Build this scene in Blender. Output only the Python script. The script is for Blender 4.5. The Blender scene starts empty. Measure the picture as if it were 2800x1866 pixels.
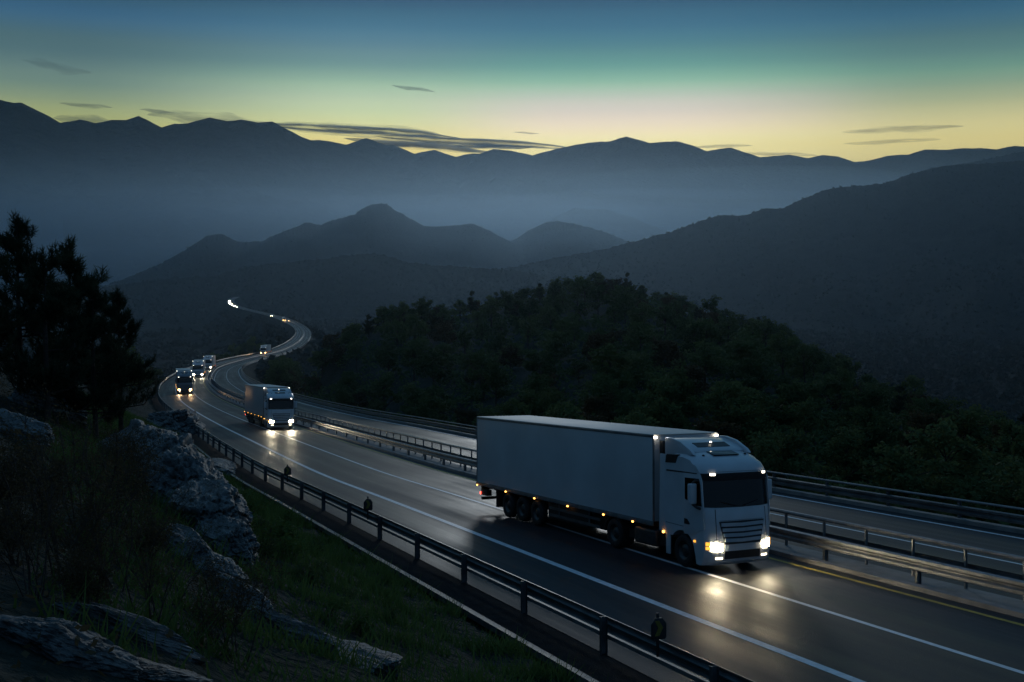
import bpy, bmesh, math, random
import numpy as np
from mathutils import Vector, Matrix, noise

random.seed(7); RNG = np.random.default_rng(7)
scn = bpy.context.scene
COL = scn.collection
PI = math.pi

# ------------------------------------------------------------------ camera
FPX = 3000.0                        # focal length in pixels of the 2800 px wide photo
HZ = 740.0                          # row of the true horizon
PITCH = math.atan((933 - HZ) / FPX)
cd = bpy.data.cameras.new('camera'); cam = bpy.data.objects.new('camera', cd); COL.objects.link(cam)
cam.location = (0, 0, 0); cam.rotation_euler = (PI / 2 - PITCH, 0, 0)
cd.sensor_width = 36; cd.lens = FPX / 2800 * 36; cd.clip_start = 0.2; cd.clip_end = 90000
scn.camera = cam

def at(px, py, d):
    """world point seen at a photo pixel, at depth d along the camera axis"""
    x = (px - 1400) / FPX; u = -(py - 933) / FPX
    c, s = math.cos(PITCH), math.sin(PITCH)
    return Vector((x * d, (c + u * s) * d, (-s + u * c) * d))

# ------------------------------------------------------------------ helpers
def srgb(r, g, b):
    f = lambda v: (v / 255 / 12.92) if v <= 10 else ((v / 255 + 0.055) / 1.055) ** 2.4
    return (f(r), f(g), f(b), 1.0)

def new_mat(name):
    m = bpy.data.materials.new(name); m.use_nodes = True
    nt = m.node_tree
    return m, nt, nt.nodes['Principled BSDF']

def mat(name, col, rough=0.6, metal=0.0, spec=0.5, coat=0.0, var=0.25, scale=3.0, bump=0.0, bscale=40.0, col2=None):
    """principled surface with a noise-driven colour variation, roughness wear and optional bump"""
    m, nt, b = new_mat(name)
    N, L = nt.nodes, nt.links
    tc = N.new('ShaderNodeTexCoord')
    n1 = N.new('ShaderNodeTexNoise'); n1.inputs['Scale'].default_value = scale; n1.inputs['Detail'].default_value = 6
    L.new(tc.outputs['Object'], n1.inputs['Vector'])
    r = N.new('ShaderNodeValToRGB')
    c2 = col2 or tuple(c * (1 - var) for c in col[:3])
    r.color_ramp.elements[0].color = (*c2[:3], 1); r.color_ramp.elements[1].color = (*col[:3], 1)
    r.color_ramp.elements[0].position = 0.35; r.color_ramp.elements[1].position = 0.65
    L.new(n1.outputs['Fac'], r.inputs['Fac']); L.new(r.outputs['Color'], b.inputs['Base Color'])
    mr = N.new('ShaderNodeMapRange'); mr.inputs['To Min'].default_value = max(0.02, rough - 0.07); mr.inputs['To Max'].default_value = min(1, rough + 0.07)
    L.new(n1.outputs['Fac'], mr.inputs['Value']); L.new(mr.outputs['Result'], b.inputs['Roughness'])
    b.inputs['Metallic'].default_value = metal; b.inputs['Specular IOR Level'].default_value = spec; b.inputs['Coat Weight'].default_value = coat
    if bump:
        n2 = N.new('ShaderNodeTexNoise'); n2.inputs['Scale'].default_value = bscale; n2.inputs['Detail'].default_value = 8
        L.new(tc.outputs['Object'], n2.inputs['Vector'])
        bp = N.new('ShaderNodeBump'); bp.inputs['Strength'].default_value = bump; bp.inputs['Distance'].default_value = 0.05
        L.new(n2.outputs['Fac'], bp.inputs['Height']); L.new(bp.outputs['Normal'], b.inputs['Normal'])
    return m

def lamp_mat(name, col, strength):
    m, nt, b = new_mat(name)
    b.inputs['Base Color'].default_value = (*col[:3], 1)
    b.inputs['Emission Color'].default_value = (*col[:3], 1); b.inputs['Emission Strength'].default_value = strength
    b.inputs['Roughness'].default_value = 0.2
    return m

class MB:
    """collects shapes, then links them as one mesh object"""
    def __init__(s): s.v = []; s.f = []
    def add(s, vs, fs):
        k = len(s.v); s.v += [tuple(p) for p in vs]; s.f += [tuple(i + k for i in f) for f in fs]; return s
    def box(s, x0, x1, y0, y1, z0, z1, M=None):
        vs = [Vector(p) for p in ((x0,y0,z0),(x1,y0,z0),(x1,y1,z0),(x0,y1,z0),(x0,y0,z1),(x1,y0,z1),(x1,y1,z1),(x0,y1,z1))]
        if M is not None: vs = [M @ p for p in vs]
        return s.add(vs, [(0,3,2,1),(4,5,6,7),(0,1,5,4),(1,2,6,5),(2,3,7,6),(3,0,4,7)])
    def tube(s, path, r, n=8, cap=True):
        path = [Vector(p) for p in path]; R = r if isinstance(r, (list, tuple)) else [r] * len(path)
        vs = []; fs = []
        up = Vector((0, 0, 1))
        for i, p in enumerate(path):
            t = (path[min(i + 1, len(path) - 1)] - path[max(i - 1, 0)])
            t = t.normalized() if t.length > 1e-9 else Vector((0, 0, 1))
            a = t.cross(up)
            if a.length < 1e-3: a = t.cross(Vector((1, 0, 0)))
            a.normalize(); b = a.cross(t)
            for k in range(n):
                w = 2 * PI * k / n; vs.append(p + (a * math.cos(w) + b * math.sin(w)) * R[i])
        for i in range(len(path) - 1):
            for k in range(n):
                k2 = (k + 1) % n; fs.append((i*n+k, i*n+k2, (i+1)*n+k2, (i+1)*n+k))
        if cap: fs.append(tuple(range(n))); fs.append(tuple((len(path)-1)*n + k for k in reversed(range(n))))
        return s.add(vs, fs)
    def lathe(s, prof, axis_o, axis=1, n=28):
        """prof: (radius, along) pairs, closed ring around the axis"""
        vs = []; fs = []; m = len(prof)
        for k in range(n):
            w = 2 * PI * k / n; c, q = math.cos(w), math.sin(w)
            for r, h in prof:
                p = (r * c, h, r * q) if axis == 1 else (r * c, r * q, h)
                vs.append(Vector(p) + Vector(axis_o))
        for k in range(n):
            k2 = (k + 1) % n
            for j in range(m - 1): fs.append((k*m+j, k*m+j+1, k2*m+j+1, k2*m+j))
        return s.add(vs, fs)
    def prism(s, poly, y0, y1):
        """polygon in x,z extruded along y"""
        n = len(poly)
        vs = [(x, y0, z) for x, z in poly] + [(x, y1, z) for x, z in poly]
        fs = [tuple(range(n)), tuple(reversed(range(n, 2*n)))] + [(i, n+i, n+(i+1) % n, (i+1) % n) for i in range(n)]
        return s.add(vs, fs)
    def build(s, name, m, parent=None, bevel=0.0, smooth=True, seg=2):
        me = bpy.data.meshes.new(name); me.from_pydata(s.v, [], s.f); me.update()
        bm = bmesh.new(); bm.from_mesh(me)
        bmesh.ops.recalc_face_normals(bm, faces=bm.faces)
        if bevel:
            es = [e for e in bm.edges if len(e.link_faces) == 2 and e.calc_face_angle(0) > 0.5]
            bmesh.ops.bevel(bm, geom=es, offset=bevel, segments=seg, profile=0.6, affect='EDGES', clamp_overlap=True)
        bm.to_mesh(me); bm.free()
        if smooth:
            me.polygons.foreach_set('use_smooth', [True] * len(me.polygons))
            try: me.set_sharp_from_angle(angle=math.radians(38))
            except Exception: pass
        me.materials.append(m)
        o = bpy.data.objects.new(name, me); COL.objects.link(o)
        if parent:
            o.parent = parent
            if 'pinned' in parent: o.matrix_parent_inverse = Matrix.Translation(parent.location).inverted()
        return o

def mesh_np(name, V, F, m, smooth=True, parent=None):
    me = bpy.data.meshes.new(name)
    V = np.asarray(V, np.float32); F = np.asarray(F, np.int32); k = F.shape[1]
    me.vertices.add(len(V)); me.vertices.foreach_set('co', V.ravel())
    me.loops.add(F.size); me.loops.foreach_set('vertex_index', F.ravel())
    me.polygons.add(len(F)); me.polygons.foreach_set('loop_start', np.arange(0, F.size, k, dtype=np.int32))
    me.update(calc_edges=True); me.validate()
    me.polygons.foreach_set('use_smooth', np.full(len(me.polygons), smooth))
    me.materials.append(m)
    o = bpy.data.objects.new(name, me); COL.objects.link(o)
    if parent: o.parent = parent
    return o

def tag(o, label=None, cat=None, group=None, kind=None):
    if label: o['label'] = label
    if cat: o['category'] = cat
    if group: o['group'] = group
    if kind: o['kind'] = kind
    return o

def empty(name, loc=(0, 0, 0)):
    o = bpy.data.objects.new(name, None); COL.objects.link(o); o.location = loc; o.empty_display_size = 0.2
    return o

KIDS = {}
def kids(o):
    if o.name not in KIDS: KIDS[o.name] = list(o.children)
    return KIDS[o.name]
def copy_tree(o, parent=None):
    c = o.copy(); COL.objects.link(c); c.parent = parent
    for k in ('label', 'group'):
        if k in c and parent is None: del c[k]
    for ch in kids(o): copy_tree(ch, c)
    return c

def fbm(x, y, z=0.0, oct=4):
    return noise.fractal(Vector((x, y, z)), 1.0, 2.0, oct)

# ------------------------------------------------------------------ materials
M = {}
M['white_paint'] = mat('white_paint', (0.55, 0.57, 0.60), 0.32, coat=0.35, var=0.10, scale=1.5)
M['box_panel'] = mat('box_panel', (0.60, 0.61, 0.62), 0.38, var=0.20, scale=0.35)
M['box_panel_grey'] = mat('box_panel_grey', (0.36, 0.37, 0.39), 0.4, var=0.10, scale=0.6)
M['roof_panel'] = mat('roof_panel', (0.60, 0.59, 0.54), 0.62, spec=0.22, var=0.12, scale=0.8)
M['grey_paint'] = mat('grey_paint', (0.16, 0.17, 0.19), 0.35, coat=0.3, var=0.10, scale=1.5)
M['trim'] = mat('trim', (0.02, 0.021, 0.023), 0.45, var=0.3, scale=6)
M['chassis'] = mat('chassis', (0.018, 0.017, 0.016), 0.6, var=0.4, scale=5)
M['rubber'] = mat('rubber', (0.014, 0.014, 0.014), 0.75, var=0.3, scale=8)
M['rim'] = mat('rim', (0.09, 0.09, 0.09), 0.5, metal=0.7, var=0.3, scale=8)
M['glass'] = mat('glass', (0.004, 0.005, 0.006), 0.06, spec=0.5, var=0.2, scale=1)
M['mirror'] = mat('mirror', (0.5, 0.52, 0.55), 0.08, metal=1.0, var=0.05)
M['slat'] = mat('slat', (0.45, 0.47, 0.50), 0.3, coat=0.3, var=0.1)
M['headlamp'] = lamp_mat('headlamp', (1.0, 0.84, 0.55), 150)
M['headlamp_amber'] = lamp_mat('headlamp_amber', (1.0, 0.50, 0.17), 34)
M['white_lamp'] = lamp_mat('white_lamp', (1.0, 0.90, 0.74), 6)
M['fog_lamp'] = lamp_mat('fog_lamp', (1.0, 0.84, 0.56), 5)
M['amber_lamp'] = lamp_mat('amber_lamp', (1.0, 0.42, 0.08), 8)
M['indicator'] = lamp_mat('indicator', (1.0, 0.45, 0.05), 1.6)
M['red_lamp'] = lamp_mat('red_lamp', (1.0, 0.10, 0.06), 5)
M['steel'] = mat('steel', (0.28, 0.29, 0.30), 0.52, metal=0.75, var=0.35, scale=2.5, bump=0.08, bscale=12)
M['steel_dark'] = mat('steel_dark', (0.16, 0.17, 0.18), 0.45, metal=0.7, var=0.4, scale=2.0, bump=0.1, bscale=10)
M['concrete'] = mat('concrete', (0.26, 0.25, 0.24), 0.75, var=0.35, scale=1.5, bump=0.3, bscale=18)
M['wet_concrete'] = mat('wet_concrete', (0.11, 0.11, 0.11), 0.5, var=0.7, scale=2.5, bump=0.3, bscale=18)
M['line_white'] = mat('line_white', (0.82, 0.83, 0.86), 0.5, var=0.22, scale=6)
M['soil'] = mat('soil', (0.022, 0.021, 0.022), 0.95, spec=0.1, var=0.5, scale=3, bump=0.6, bscale=30)
M['line_yellow'] = mat('line_yellow', (0.55, 0.38, 0.05), 0.55, var=0.35, scale=4)
M['sign_yellow'] = mat('sign_yellow', (0.20, 0.15, 0.02), 0.5, var=0.2, scale=8)
M['bark'] = mat('bark', (0.07, 0.05, 0.04), 0.9, var=0.5, scale=9, bump=0.5, bscale=20)

def asphalt():
    m, nt, b = new_mat('asphalt'); N, L = nt.nodes, nt.links
    tc = N.new('ShaderNodeTexCoord')
    big = N.new('ShaderNodeTexNoise'); big.inputs['Scale'].default_value = 0.16; big.inputs['Detail'].default_value = 5
    fine = N.new('ShaderNodeTexNoise'); fine.inputs['Scale'].default_value = 28; fine.inputs['Detail'].default_value = 5
    L.new(tc.outputs['Object'], big.inputs['Vector']); L.new(tc.outputs['Object'], fine.inputs['Vector'])
    r = N.new('ShaderNodeValToRGB'); r.color_ramp.elements[0].color = (0.022, 0.024, 0.028, 1); r.color_ramp.elements[1].color = (0.042, 0.045, 0.050, 1)
    r.color_ramp.elements[0].position = 0.3; r.color_ramp.elements[1].position = 0.7
    mx = N.new('ShaderNodeMath'); mx.operation = 'MULTIPLY_ADD'; mx.inputs[1].default_value = 0.5
    md = N.new('ShaderNodeMath'); md.operation = 'MULTIPLY'; md.inputs[1].default_value = 0.5
    L.new(fine.outputs['Fac'], md.inputs[0]); L.new(big.outputs['Fac'], mx.inputs[0]); L.new(md.outputs[0], mx.inputs[2])
    L.new(mx.outputs[0], r.inputs['Fac']); L.new(r.outputs['Color'], b.inputs['Base Color'])
    mr = N.new('ShaderNodeMapRange'); mr.inputs['From Min'].default_value = 0.35; mr.inputs['From Max'].default_value = 0.65
    mr.inputs['To Min'].default_value = 0.34; mr.inputs['To Max'].default_value = 0.66
    # streaks worn and wetted along the lanes
    mp = N.new('ShaderNodeMapping'); mp.inputs['Scale'].default_value = (0.9, 0.022, 1); L.new(tc.outputs['UV'], mp.inputs['Vector'])
    st = N.new('ShaderNodeTexNoise'); st.inputs['Scale'].default_value = 1.0; st.inputs['Detail'].default_value = 7; st.inputs['Roughness'].default_value = 0.62; L.new(mp.outputs[0], st.inputs['Vector'])
    av = N.new('ShaderNodeMath'); av.operation = 'MULTIPLY_ADD'; av.inputs[1].default_value = 0.75; L.new(st.outputs['Fac'], av.inputs[0])
    bq = N.new('ShaderNodeMath'); bq.operation = 'MULTIPLY'; bq.inputs[1].default_value = 0.25; L.new(big.outputs['Fac'], bq.inputs[0]); L.new(bq.outputs[0], av.inputs[2])
    sr = N.new('ShaderNodeMapRange'); sr.inputs['From Min'].default_value = 0.35; sr.inputs['From Max'].default_value = 0.65; sr.inputs['To Min'].default_value = 0.62; sr.inputs['To Max'].default_value = 1.25
    L.new(st.outputs['Fac'], sr.inputs['Value'])
    mul = N.new('ShaderNodeMixRGB'); mul.blend_type = 'MULTIPLY'; mul.inputs['Fac'].default_value = 1; L.new(r.outputs['Color'], mul.inputs[1]); L.new(sr.outputs['Result'], mul.inputs[2]); L.new(mul.outputs[0], b.inputs['Base Color'])
    L.new(av.outputs[0], mr.inputs['Value']); L.new(mr.outputs['Result'], b.inputs['Roughness'])
    b.inputs['Specular IOR Level'].default_value = 0.135
    bp = N.new('ShaderNodeBump'); bp.inputs['Strength'].default_value = 0.5; bp.inputs['Distance'].default_value = 0.02
    L.new(fine.outputs['Fac'], bp.inputs['Height']); L.new(bp.outputs['Normal'], b.inputs['Normal'])
    return m
M['asphalt'] = asphalt()

def ground_mat(name, a, bcol, c, scale):
    """soil, dry grass and shrub patches"""
    m, nt, b = new_mat(name); N, L = nt.nodes, nt.links
    tc = N.new('ShaderNodeTexCoord')
    n1 = N.new('ShaderNodeTexNoise'); n1.inputs['Scale'].default_value = scale; n1.inputs['Detail'].default_value = 9; n1.inputs['Roughness'].default_value = 0.65
    L.new(tc.outputs['Object'], n1.inputs['Vector'])
    r = N.new('ShaderNodeValToRGB')
    e = r.color_ramp.elements; e[0].position = 0.36; e[0].color = (*a, 1); e[1].position = 0.66; e[1].color = (*c, 1)
    q = e.new(0.5); q.color = (*bcol, 1)
    L.new(n1.outputs['Fac'], r.inputs['Fac']); L.new(r.outputs['Color'], b.inputs['Base Color'])
    b.inputs['Roughness'].default_value = 0.95; b.inputs['Specular IOR Level'].default_value = 0.15
    bp = N.new('ShaderNodeBump'); bp.inputs['Strength'].default_value = 0.7; bp.inputs['Distance'].default_value = 0.4 / scale
    n2 = N.new('ShaderNodeTexNoise'); n2.inputs['Scale'].default_value = scale * 9; n2.inputs['Detail'].default_value = 8
    L.new(tc.outputs['Object'], n2.inputs['Vector'])
    L.new(n2.outputs['Fac'], bp.inputs['Height']); L.new(bp.outputs['Normal'], b.inputs['Normal'])
    return m
M['ground'] = ground_mat('hillside_soil', (0.020, 0.028, 0.020), (0.030, 0.037, 0.029), (0.042, 0.045, 0.042), 0.35)
M['hill'] = ground_mat('wooded_hill', (0.010, 0.018, 0.020), (0.016, 0.026, 0.027), (0.026, 0.034, 0.034), 0.02)
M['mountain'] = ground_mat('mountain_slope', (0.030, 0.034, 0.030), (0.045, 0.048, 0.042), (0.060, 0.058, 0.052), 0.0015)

def rock_mat():
    m, nt, b = new_mat('rock'); N, L = nt.nodes, nt.links
    tc = N.new('ShaderNodeTexCoord')
    mp = N.new('ShaderNodeMapping'); mp.inputs['Scale'].default_value = (1.3, 1.8, 2.3); L.new(tc.outputs['Object'], mp.inputs['Vector'])
    n1 = N.new('ShaderNodeTexNoise'); n1.inputs['Scale'].default_value = 1.6; n1.inputs['Detail'].default_value = 10; n1.inputs['Roughness'].default_value = 0.68
    L.new(mp.outputs[0], n1.inputs['Vector'])
    r = N.new('ShaderNodeValToRGB'); e = r.color_ramp.elements
    e[0].position = 0.34; e[0].color = (0.020, 0.021, 0.020, 1); e[1].position = 0.70; e[1].color = (0.21, 0.22, 0.225, 1)
    q = e.new(0.5); q.color = (0.11, 0.113, 0.115, 1)
    L.new(n1.outputs['Fac'], r.inputs['Fac'])
    n3 = N.new('ShaderNodeTexNoise'); n3.inputs['Scale'].default_value = 5.5; n3.inputs['Detail'].default_value = 9; n3.inputs['Roughness'].default_value = 0.7
    L.new(mp.outputs[0], n3.inputs['Vector'])
    cr = N.new('ShaderNodeValToRGB'); cr.color_ramp.elements[0].color = (0.35, 0.35, 0.33, 1); cr.color_ramp.elements[0].position = 0.38; cr.color_ramp.elements[1].position = 0.56
    L.new(n3.outputs['Fac'], cr.inputs['Fac'])
    mu = N.new('ShaderNodeMixRGB'); mu.blend_type = 'MULTIPLY'; mu.inputs['Fac'].default_value = 1
    L.new(r.outputs['Color'], mu.inputs[1]); L.new(cr.outputs['Color'], mu.inputs[2]); L.new(mu.outputs[0], b.inputs['Base Color'])
    b.inputs['Roughness'].default_value = 0.62
    bp = N.new('ShaderNodeBump'); bp.inputs['Strength'].default_value = 0.9; bp.inputs['Distance'].default_value = 0.12
    ad = N.new('ShaderNodeMath'); ad.operation = 'MULTIPLY_ADD'; ad.inputs[1].default_value = 0.5; L.new(n3.outputs['Fac'], ad.inputs[0]); L.new(n1.outputs['Fac'], ad.inputs[2])
    L.new(ad.outputs[0], bp.inputs['Height']); L.new(bp.outputs['Normal'], b.inputs['Normal'])
    return m
M['rock'] = rock_mat()

def leaf_mat(name, a, bcol, trans=0.35):
    m, nt, b = new_mat(name); N, L = nt.nodes, nt.links
    tc = N.new('ShaderNodeTexCoord'); oi = N.new('ShaderNodeObjectInfo')
    n1 = N.new('ShaderNodeTexNoise'); n1.inputs['Scale'].default_value = 0.9; n1.inputs['Detail'].default_value = 4
    L.new(tc.outputs['Object'], n1.inputs['Vector'])
    ad = N.new('ShaderNodeMath'); ad.operation = 'MULTIPLY_ADD'; ad.inputs[1].default_value = 0.45; L.new(oi.outputs['Random'], ad.inputs[0])
    sb = N.new('ShaderNodeMath'); sb.operation = 'SUBTRACT'; sb.inputs[1].default_value = 0.22; L.new(n1.outputs['Fac'], sb.inputs[0]); L.new(sb.outputs[0], ad.inputs[2])
    r = N.new('ShaderNodeValToRGB'); r.color_ramp.elements[0].position = 0.25; r.color_ramp.elements[1].position = 0.75
    r.color_ramp.elements[0].color = (*a, 1); r.color_ramp.elements[1].color = (*bcol, 1)
    L.new(ad.outputs[0], r.inputs['Fac']); L.new(r.outputs['Color'], b.inputs['Base Color'])
    b.inputs['Roughness'].default_value = 0.75; b.inputs['Specular IOR Level'].default_value = 0.08
    t = N.new('ShaderNodeBsdfTranslucent'); L.new(r.outputs['Color'], t.inputs['Color'])
    mx = N.new('ShaderNodeMixShader'); mx.inputs['Fac'].default_value = trans
    L.new(b.outputs[0], mx.inputs[1]); L.new(t.outputs[0], mx.inputs[2]); L.new(mx.outputs[0], N['Material Output'].inputs['Surface'])
    return m
M['leaf'] = leaf_mat('broad_leaf', (0.045, 0.070, 0.028), (0.120, 0.150, 0.060))
M['needle'] = leaf_mat('pine_needle', (0.028, 0.040, 0.024), (0.060, 0.075, 0.040), 0.15)
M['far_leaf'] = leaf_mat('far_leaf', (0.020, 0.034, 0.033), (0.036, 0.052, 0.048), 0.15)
M['dry_leaf'] = leaf_mat('autumn_leaf', (0.045, 0.040, 0.022), (0.100, 0.075, 0.040))
M['blade'] = leaf_mat('grass_blade', (0.045, 0.085, 0.022), (0.105, 0.165, 0.050))

# ------------------------------------------------------------------ sky
SKY_CENTRE = [(54, 89, 115), (59, 102, 127), (69, 116, 137), (88, 136, 140), (114, 163, 150), (155, 192, 167), (202, 206, 189), (229, 217, 198), (251, 234, 194), (255, 240, 169)]
SKY_MIDDLE = [(56, 88, 116), (63, 104, 128), (77, 120, 142), (99, 136, 145), (121, 157, 149), (159, 190, 163), (189, 208, 173), (208, 219, 169), (228, 224, 155), (245, 223, 133)]
SKY_LEFT = [(35, 68, 91), (50, 85, 108), (59, 99, 127), (74, 106, 116), (84, 114, 118), (103, 130, 124), (117, 141, 124), (146, 160, 120), (170, 176, 113), (184, 183, 110)]
SKY_RIGHT = [(41, 76, 102), (47, 87, 110), (59, 102, 125), (77, 115, 122), (94, 133, 128), (115, 153, 134), (145, 166, 137), (179, 184, 141), (210, 203, 146), (224, 210, 140)]
def build_world():
    w = bpy.data.worlds.new('World'); scn.world = w; w.use_nodes = True
    nt = w.node_tree; N, L = nt.nodes, nt.links; N.clear()
    out = N.new('ShaderNodeOutputWorld'); bg = N.new('ShaderNodeBackground'); L.new(bg.outputs[0], out.inputs[0])
    tc = N.new('ShaderNodeTexCoord'); sp = N.new('ShaderNodeSeparateXYZ'); L.new(tc.outputs['Generated'], sp.inputs[0])
    def m(op, a, b=None, clamp=False):
        n = N.new('ShaderNodeMath'); n.operation = op; n.use_clamp = clamp
        for i, v in enumerate((a, b)):
            if v is None: continue
            if isinstance(v, (int, float)): n.inputs[i].default_value = v
            else: L.new(v, n.inputs[i])
        return n.outputs[0]
    el = m('MULTIPLY', m('ARCSINE', sp.outputs[2]), 180 / PI)          # degrees above the horizon
    az = m('MULTIPLY', m('ARCTAN2', sp.outputs[0], sp.outputs[1]), 180 / PI)
    fac = m('DIVIDE', el, 60.0, True)
    def ramp(stops):
        r = N.new('ShaderNodeValToRGB'); r.color_ramp.interpolation = 'CARDINAL'
        e = r.color_ramp.elements
        for i, (d, c) in enumerate(stops):
            q = e[i] if i < 2 else e.new(d / 60)
            q.position = d / 60; q.color = srgb(*c)
        L.new(fac, r.inputs[0]); return r.outputs[0]
    HI = [(20, (66, 106, 132)), (34, (62, 102, 134)), (59, (54, 92, 126))]
    # sky colours read at photo rows, brightened a little for the thin air in front of them
    ROWS = (5, 50, 100, 150, 200, 240, 280, 320, 360, 400)
    def column(cols, low):
        return [(0, low)] + sorted((math.degrees(math.atan((740 - y) / 3000)), c) for y, c in zip(ROWS, cols)) + HI
    rc = ramp(column(SKY_CENTRE, (252, 214, 110)))
    rm = ramp(column(SKY_MIDDLE, (245, 212, 110)))
    rs = ramp(column(SKY_LEFT, (190, 180, 110)))
    rr = ramp(column(SKY_RIGHT, (235, 205, 105)))
    rb = ramp([(0, (50, 74, 96)), (10, (53, 81, 107)), (25, (54, 87, 117)), (59, (54, 92, 126))])
    def mix(f, a, b):
        n = N.new('ShaderNodeMixRGB'); L.new(f, n.inputs[0]); L.new(a, n.inputs[1]); L.new(b, n.inputs[2]); return n.outputs[0]
    def sm(v, a, b):
        n = N.new('ShaderNodeMapRange'); n.interpolation_type = 'SMOOTHSTEP'; n.inputs['From Min'].default_value = a; n.inputs['From Max'].default_value = b
        L.new(v, n.inputs['Value']); return n.outputs['Result']
    off = m('MAXIMUM', m('SUBTRACT', 6.0, az), m('MULTIPLY', m('SUBTRACT', az, 6.0), 1.5))
    right = sm(az, 2, 8)
    c = mix(right, mix(sm(off, 3, 13), rc, rm), mix(sm(off, 2, 25), rc, rr))
    c = mix(sm(off, 13, 28), c, mix(right, rs, rr))
    c = mix(sm(off, 38, 110), c, rb)
    L.new(c, bg.inputs['Color']); bg.inputs['Strength'].default_value = 1.0
build_world()

# weak lamp added above the ridge, standing in for afterglow to light the haze
sd = bpy.data.lights.new('afterglow_sun', 'SUN'); so = bpy.data.objects.new('afterglow_sun', sd); COL.objects.link(so)
sd.energy = 0.31; sd.angle = math.radians(7); sd.color = (0.90, 0.96, 1.0)
so.rotation_euler = (math.radians(90 - 8.6), 0, math.radians(180 - 2.0))

# ------------------------------------------------------------------ the road's course
TILT = 0.0853
TYAW, TX, TY, HP = -1.10750909, -0.384949573, 48.1210356, 6.27843949
def plane_pt(t, q, z=0.0):
    """truck coordinates (t along, q across) on the local road plane -> world"""
    c, s = math.cos(TYAW), math.sin(TYAW)
    X, Y, Z = TX + c * t - s * q, TY + s * t + c * q, z - HP
    ct, st = math.cos(TILT), math.sin(TILT)
    return Vector((X, Y * ct + Z * st, -Y * st + Z * ct))
ctl = [plane_pt(t, -1.25 - 0.056 * (t - 17.5)) for t in (78, 60, 45, 30, 17.5, 5, -8, -20)]
ctl += [at(*p) for p in ((743, 1179, 103), (668, 1151, 121), (614, 1128, 139), (571, 1107, 156), (545, 1091, 173), (530, 1077, 190), (522, 1060, 212), (520, 1048, 232),
    (526, 1037, 252), (536, 1028, 274), (548, 1018, 300), (566, 1009, 330), (612, 995, 385), (676, 979, 440), (728, 969, 490), (765, 957, 550), (797, 941, 660), (815, 926, 790), (821, 914, 900),
    (819, 903, 1000), (806, 891, 1100), (776, 876, 1250), (732, 862, 1450), (662, 845, 1700), (637, 836, 1850), (627, 826, 2050), (634, 817, 2250), (662, 808, 2500), (700, 803, 2700))]
def catmull(P, step):
    out = []
    for i in range(len(P) - 1):
        p0, p1, p2, p3 = P[max(i-1, 0)], P[i], P[i+1], P[min(i+2, len(P)-1)]
        n = max(2, int((p2 - p1).length / step))
        for k in range(n):
            t = k / n
            out.append(0.5 * ((2*p1) + (p2-p0)*t + (2*p0-5*p1+4*p2-p3)*t*t + (3*p1-p0-3*p2+p3)*t**3))
    out.append(P[-1]); return out
raw = np.array([tuple(p) for p in catmull(ctl, 1.0)])
seg = np.r_[0, np.cumsum(np.linalg.norm(np.diff(raw, axis=0), axis=1))]
S = np.arange(0, seg[-1], 2.0)
REF = np.stack([np.interp(S, seg, raw[:, i]) for i in range(3)], 1)
def smooth(A, n):
    for _ in range(n):
        B = A.copy(); B[1:-1] = 0.25 * A[:-2] + 0.5 * A[1:-1] + 0.25 * A[2:]; A = B
    return A
near_part = REF.copy(); sm_ref = smooth(REF, 60)
wgt = np.clip((REF[:, 1] - 60) / 60, 0, 1)[:, None]
REF = near_part * (1 - wgt) + sm_ref * wgt
REF = smooth(REF, 6)
TAN = np.gradient(REF, axis=0); TAN /= np.linalg.norm(TAN, axis=1)[:, None]
yy = REF[:, 1]
kk = np.clip((yy - 110) / 110, 0, 1); kk = kk * kk * (3 - 2 * kk)
NRM = np.stack([np.zeros_like(kk), math.sin(TILT) * (1 - kk), np.ones_like(kk)], 1); NRM /= np.linalg.norm(NRM, axis=1)[:, None]
LAT = np.cross(TAN, NRM); LAT /= np.linalg.norm(LAT, axis=1)[:, None]
NRM = np.cross(LAT, TAN)
WF = np.interp(yy, [0, 105, 190, 260, 350, 500, 900], [1, 1, 0.84, 0.76, 0.66, 0.60, 0.56])
NS = len(S)
def rp(i, off, dz=0.0):
    """point on the cross-section: OFF metres from the lane line, positive towards the valley carriageway"""
    i0 = int(max(0, min(NS - 2, math.floor(i)))); f = i - i0
    g = lambda A: A[i0] * (1 - f) + A[i0 + 1] * f
    return Vector(g(REF) + g(LAT) * off * float(g(WF)) + g(NRM) * dz)
def st_at_y(y, off=0.0):
    """station whose cross-section at OFF lies at depth y"""
    yo = REF[:, 1] + LAT[:, 1] * off * WF
    return float(np.interp(y, yo, np.arange(NS)))

NEAR_RAIL, EDGE, YELLOW, KERB, MED_RAIL, TUBE, FAR_IN, FAR_LANE, FAR_EDGE, FAR_RAIL = -7.0, -3.5, 3.35, 3.9, 4.45, 5.35, 6.3, 9.9, 14.1, 15.2

def ribbon(name, o0, o1, dz, m, i0=0, i1=None, nx=1, kind='structure'):
    i1 = NS - 1 if i1 is None else i1
    ii = np.arange(i0, i1 + 1)
    cols = [REF[ii] + LAT[ii] * (o0 + (o1 - o0) * k / nx) * WF[ii][:, None] + NRM[ii] * dz for k in range(nx + 1)]
    V = np.concatenate(cols); n = len(ii)
    F = [(k*n + i, k*n + i + 1, (k+1)*n + i + 1, (k+1)*n + i) for k in range(nx) for i in range(n - 1)]
    o = mesh_np(name, V, np.array(F)[:, ::-1], m)
    uv = np.stack([np.repeat([o0 + (o1 - o0) * k / nx for k in range(nx + 1)], n), np.tile(S[ii], nx + 1)], 1).astype(np.float32)
    li = np.empty(len(o.data.loops), np.int32); o.data.loops.foreach_get('vertex_index', li)
    o.data.uv_layers.new(name='UVMap').data.foreach_set('uv', uv[li].ravel())
    o['kind'] = kind; return o

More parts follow.
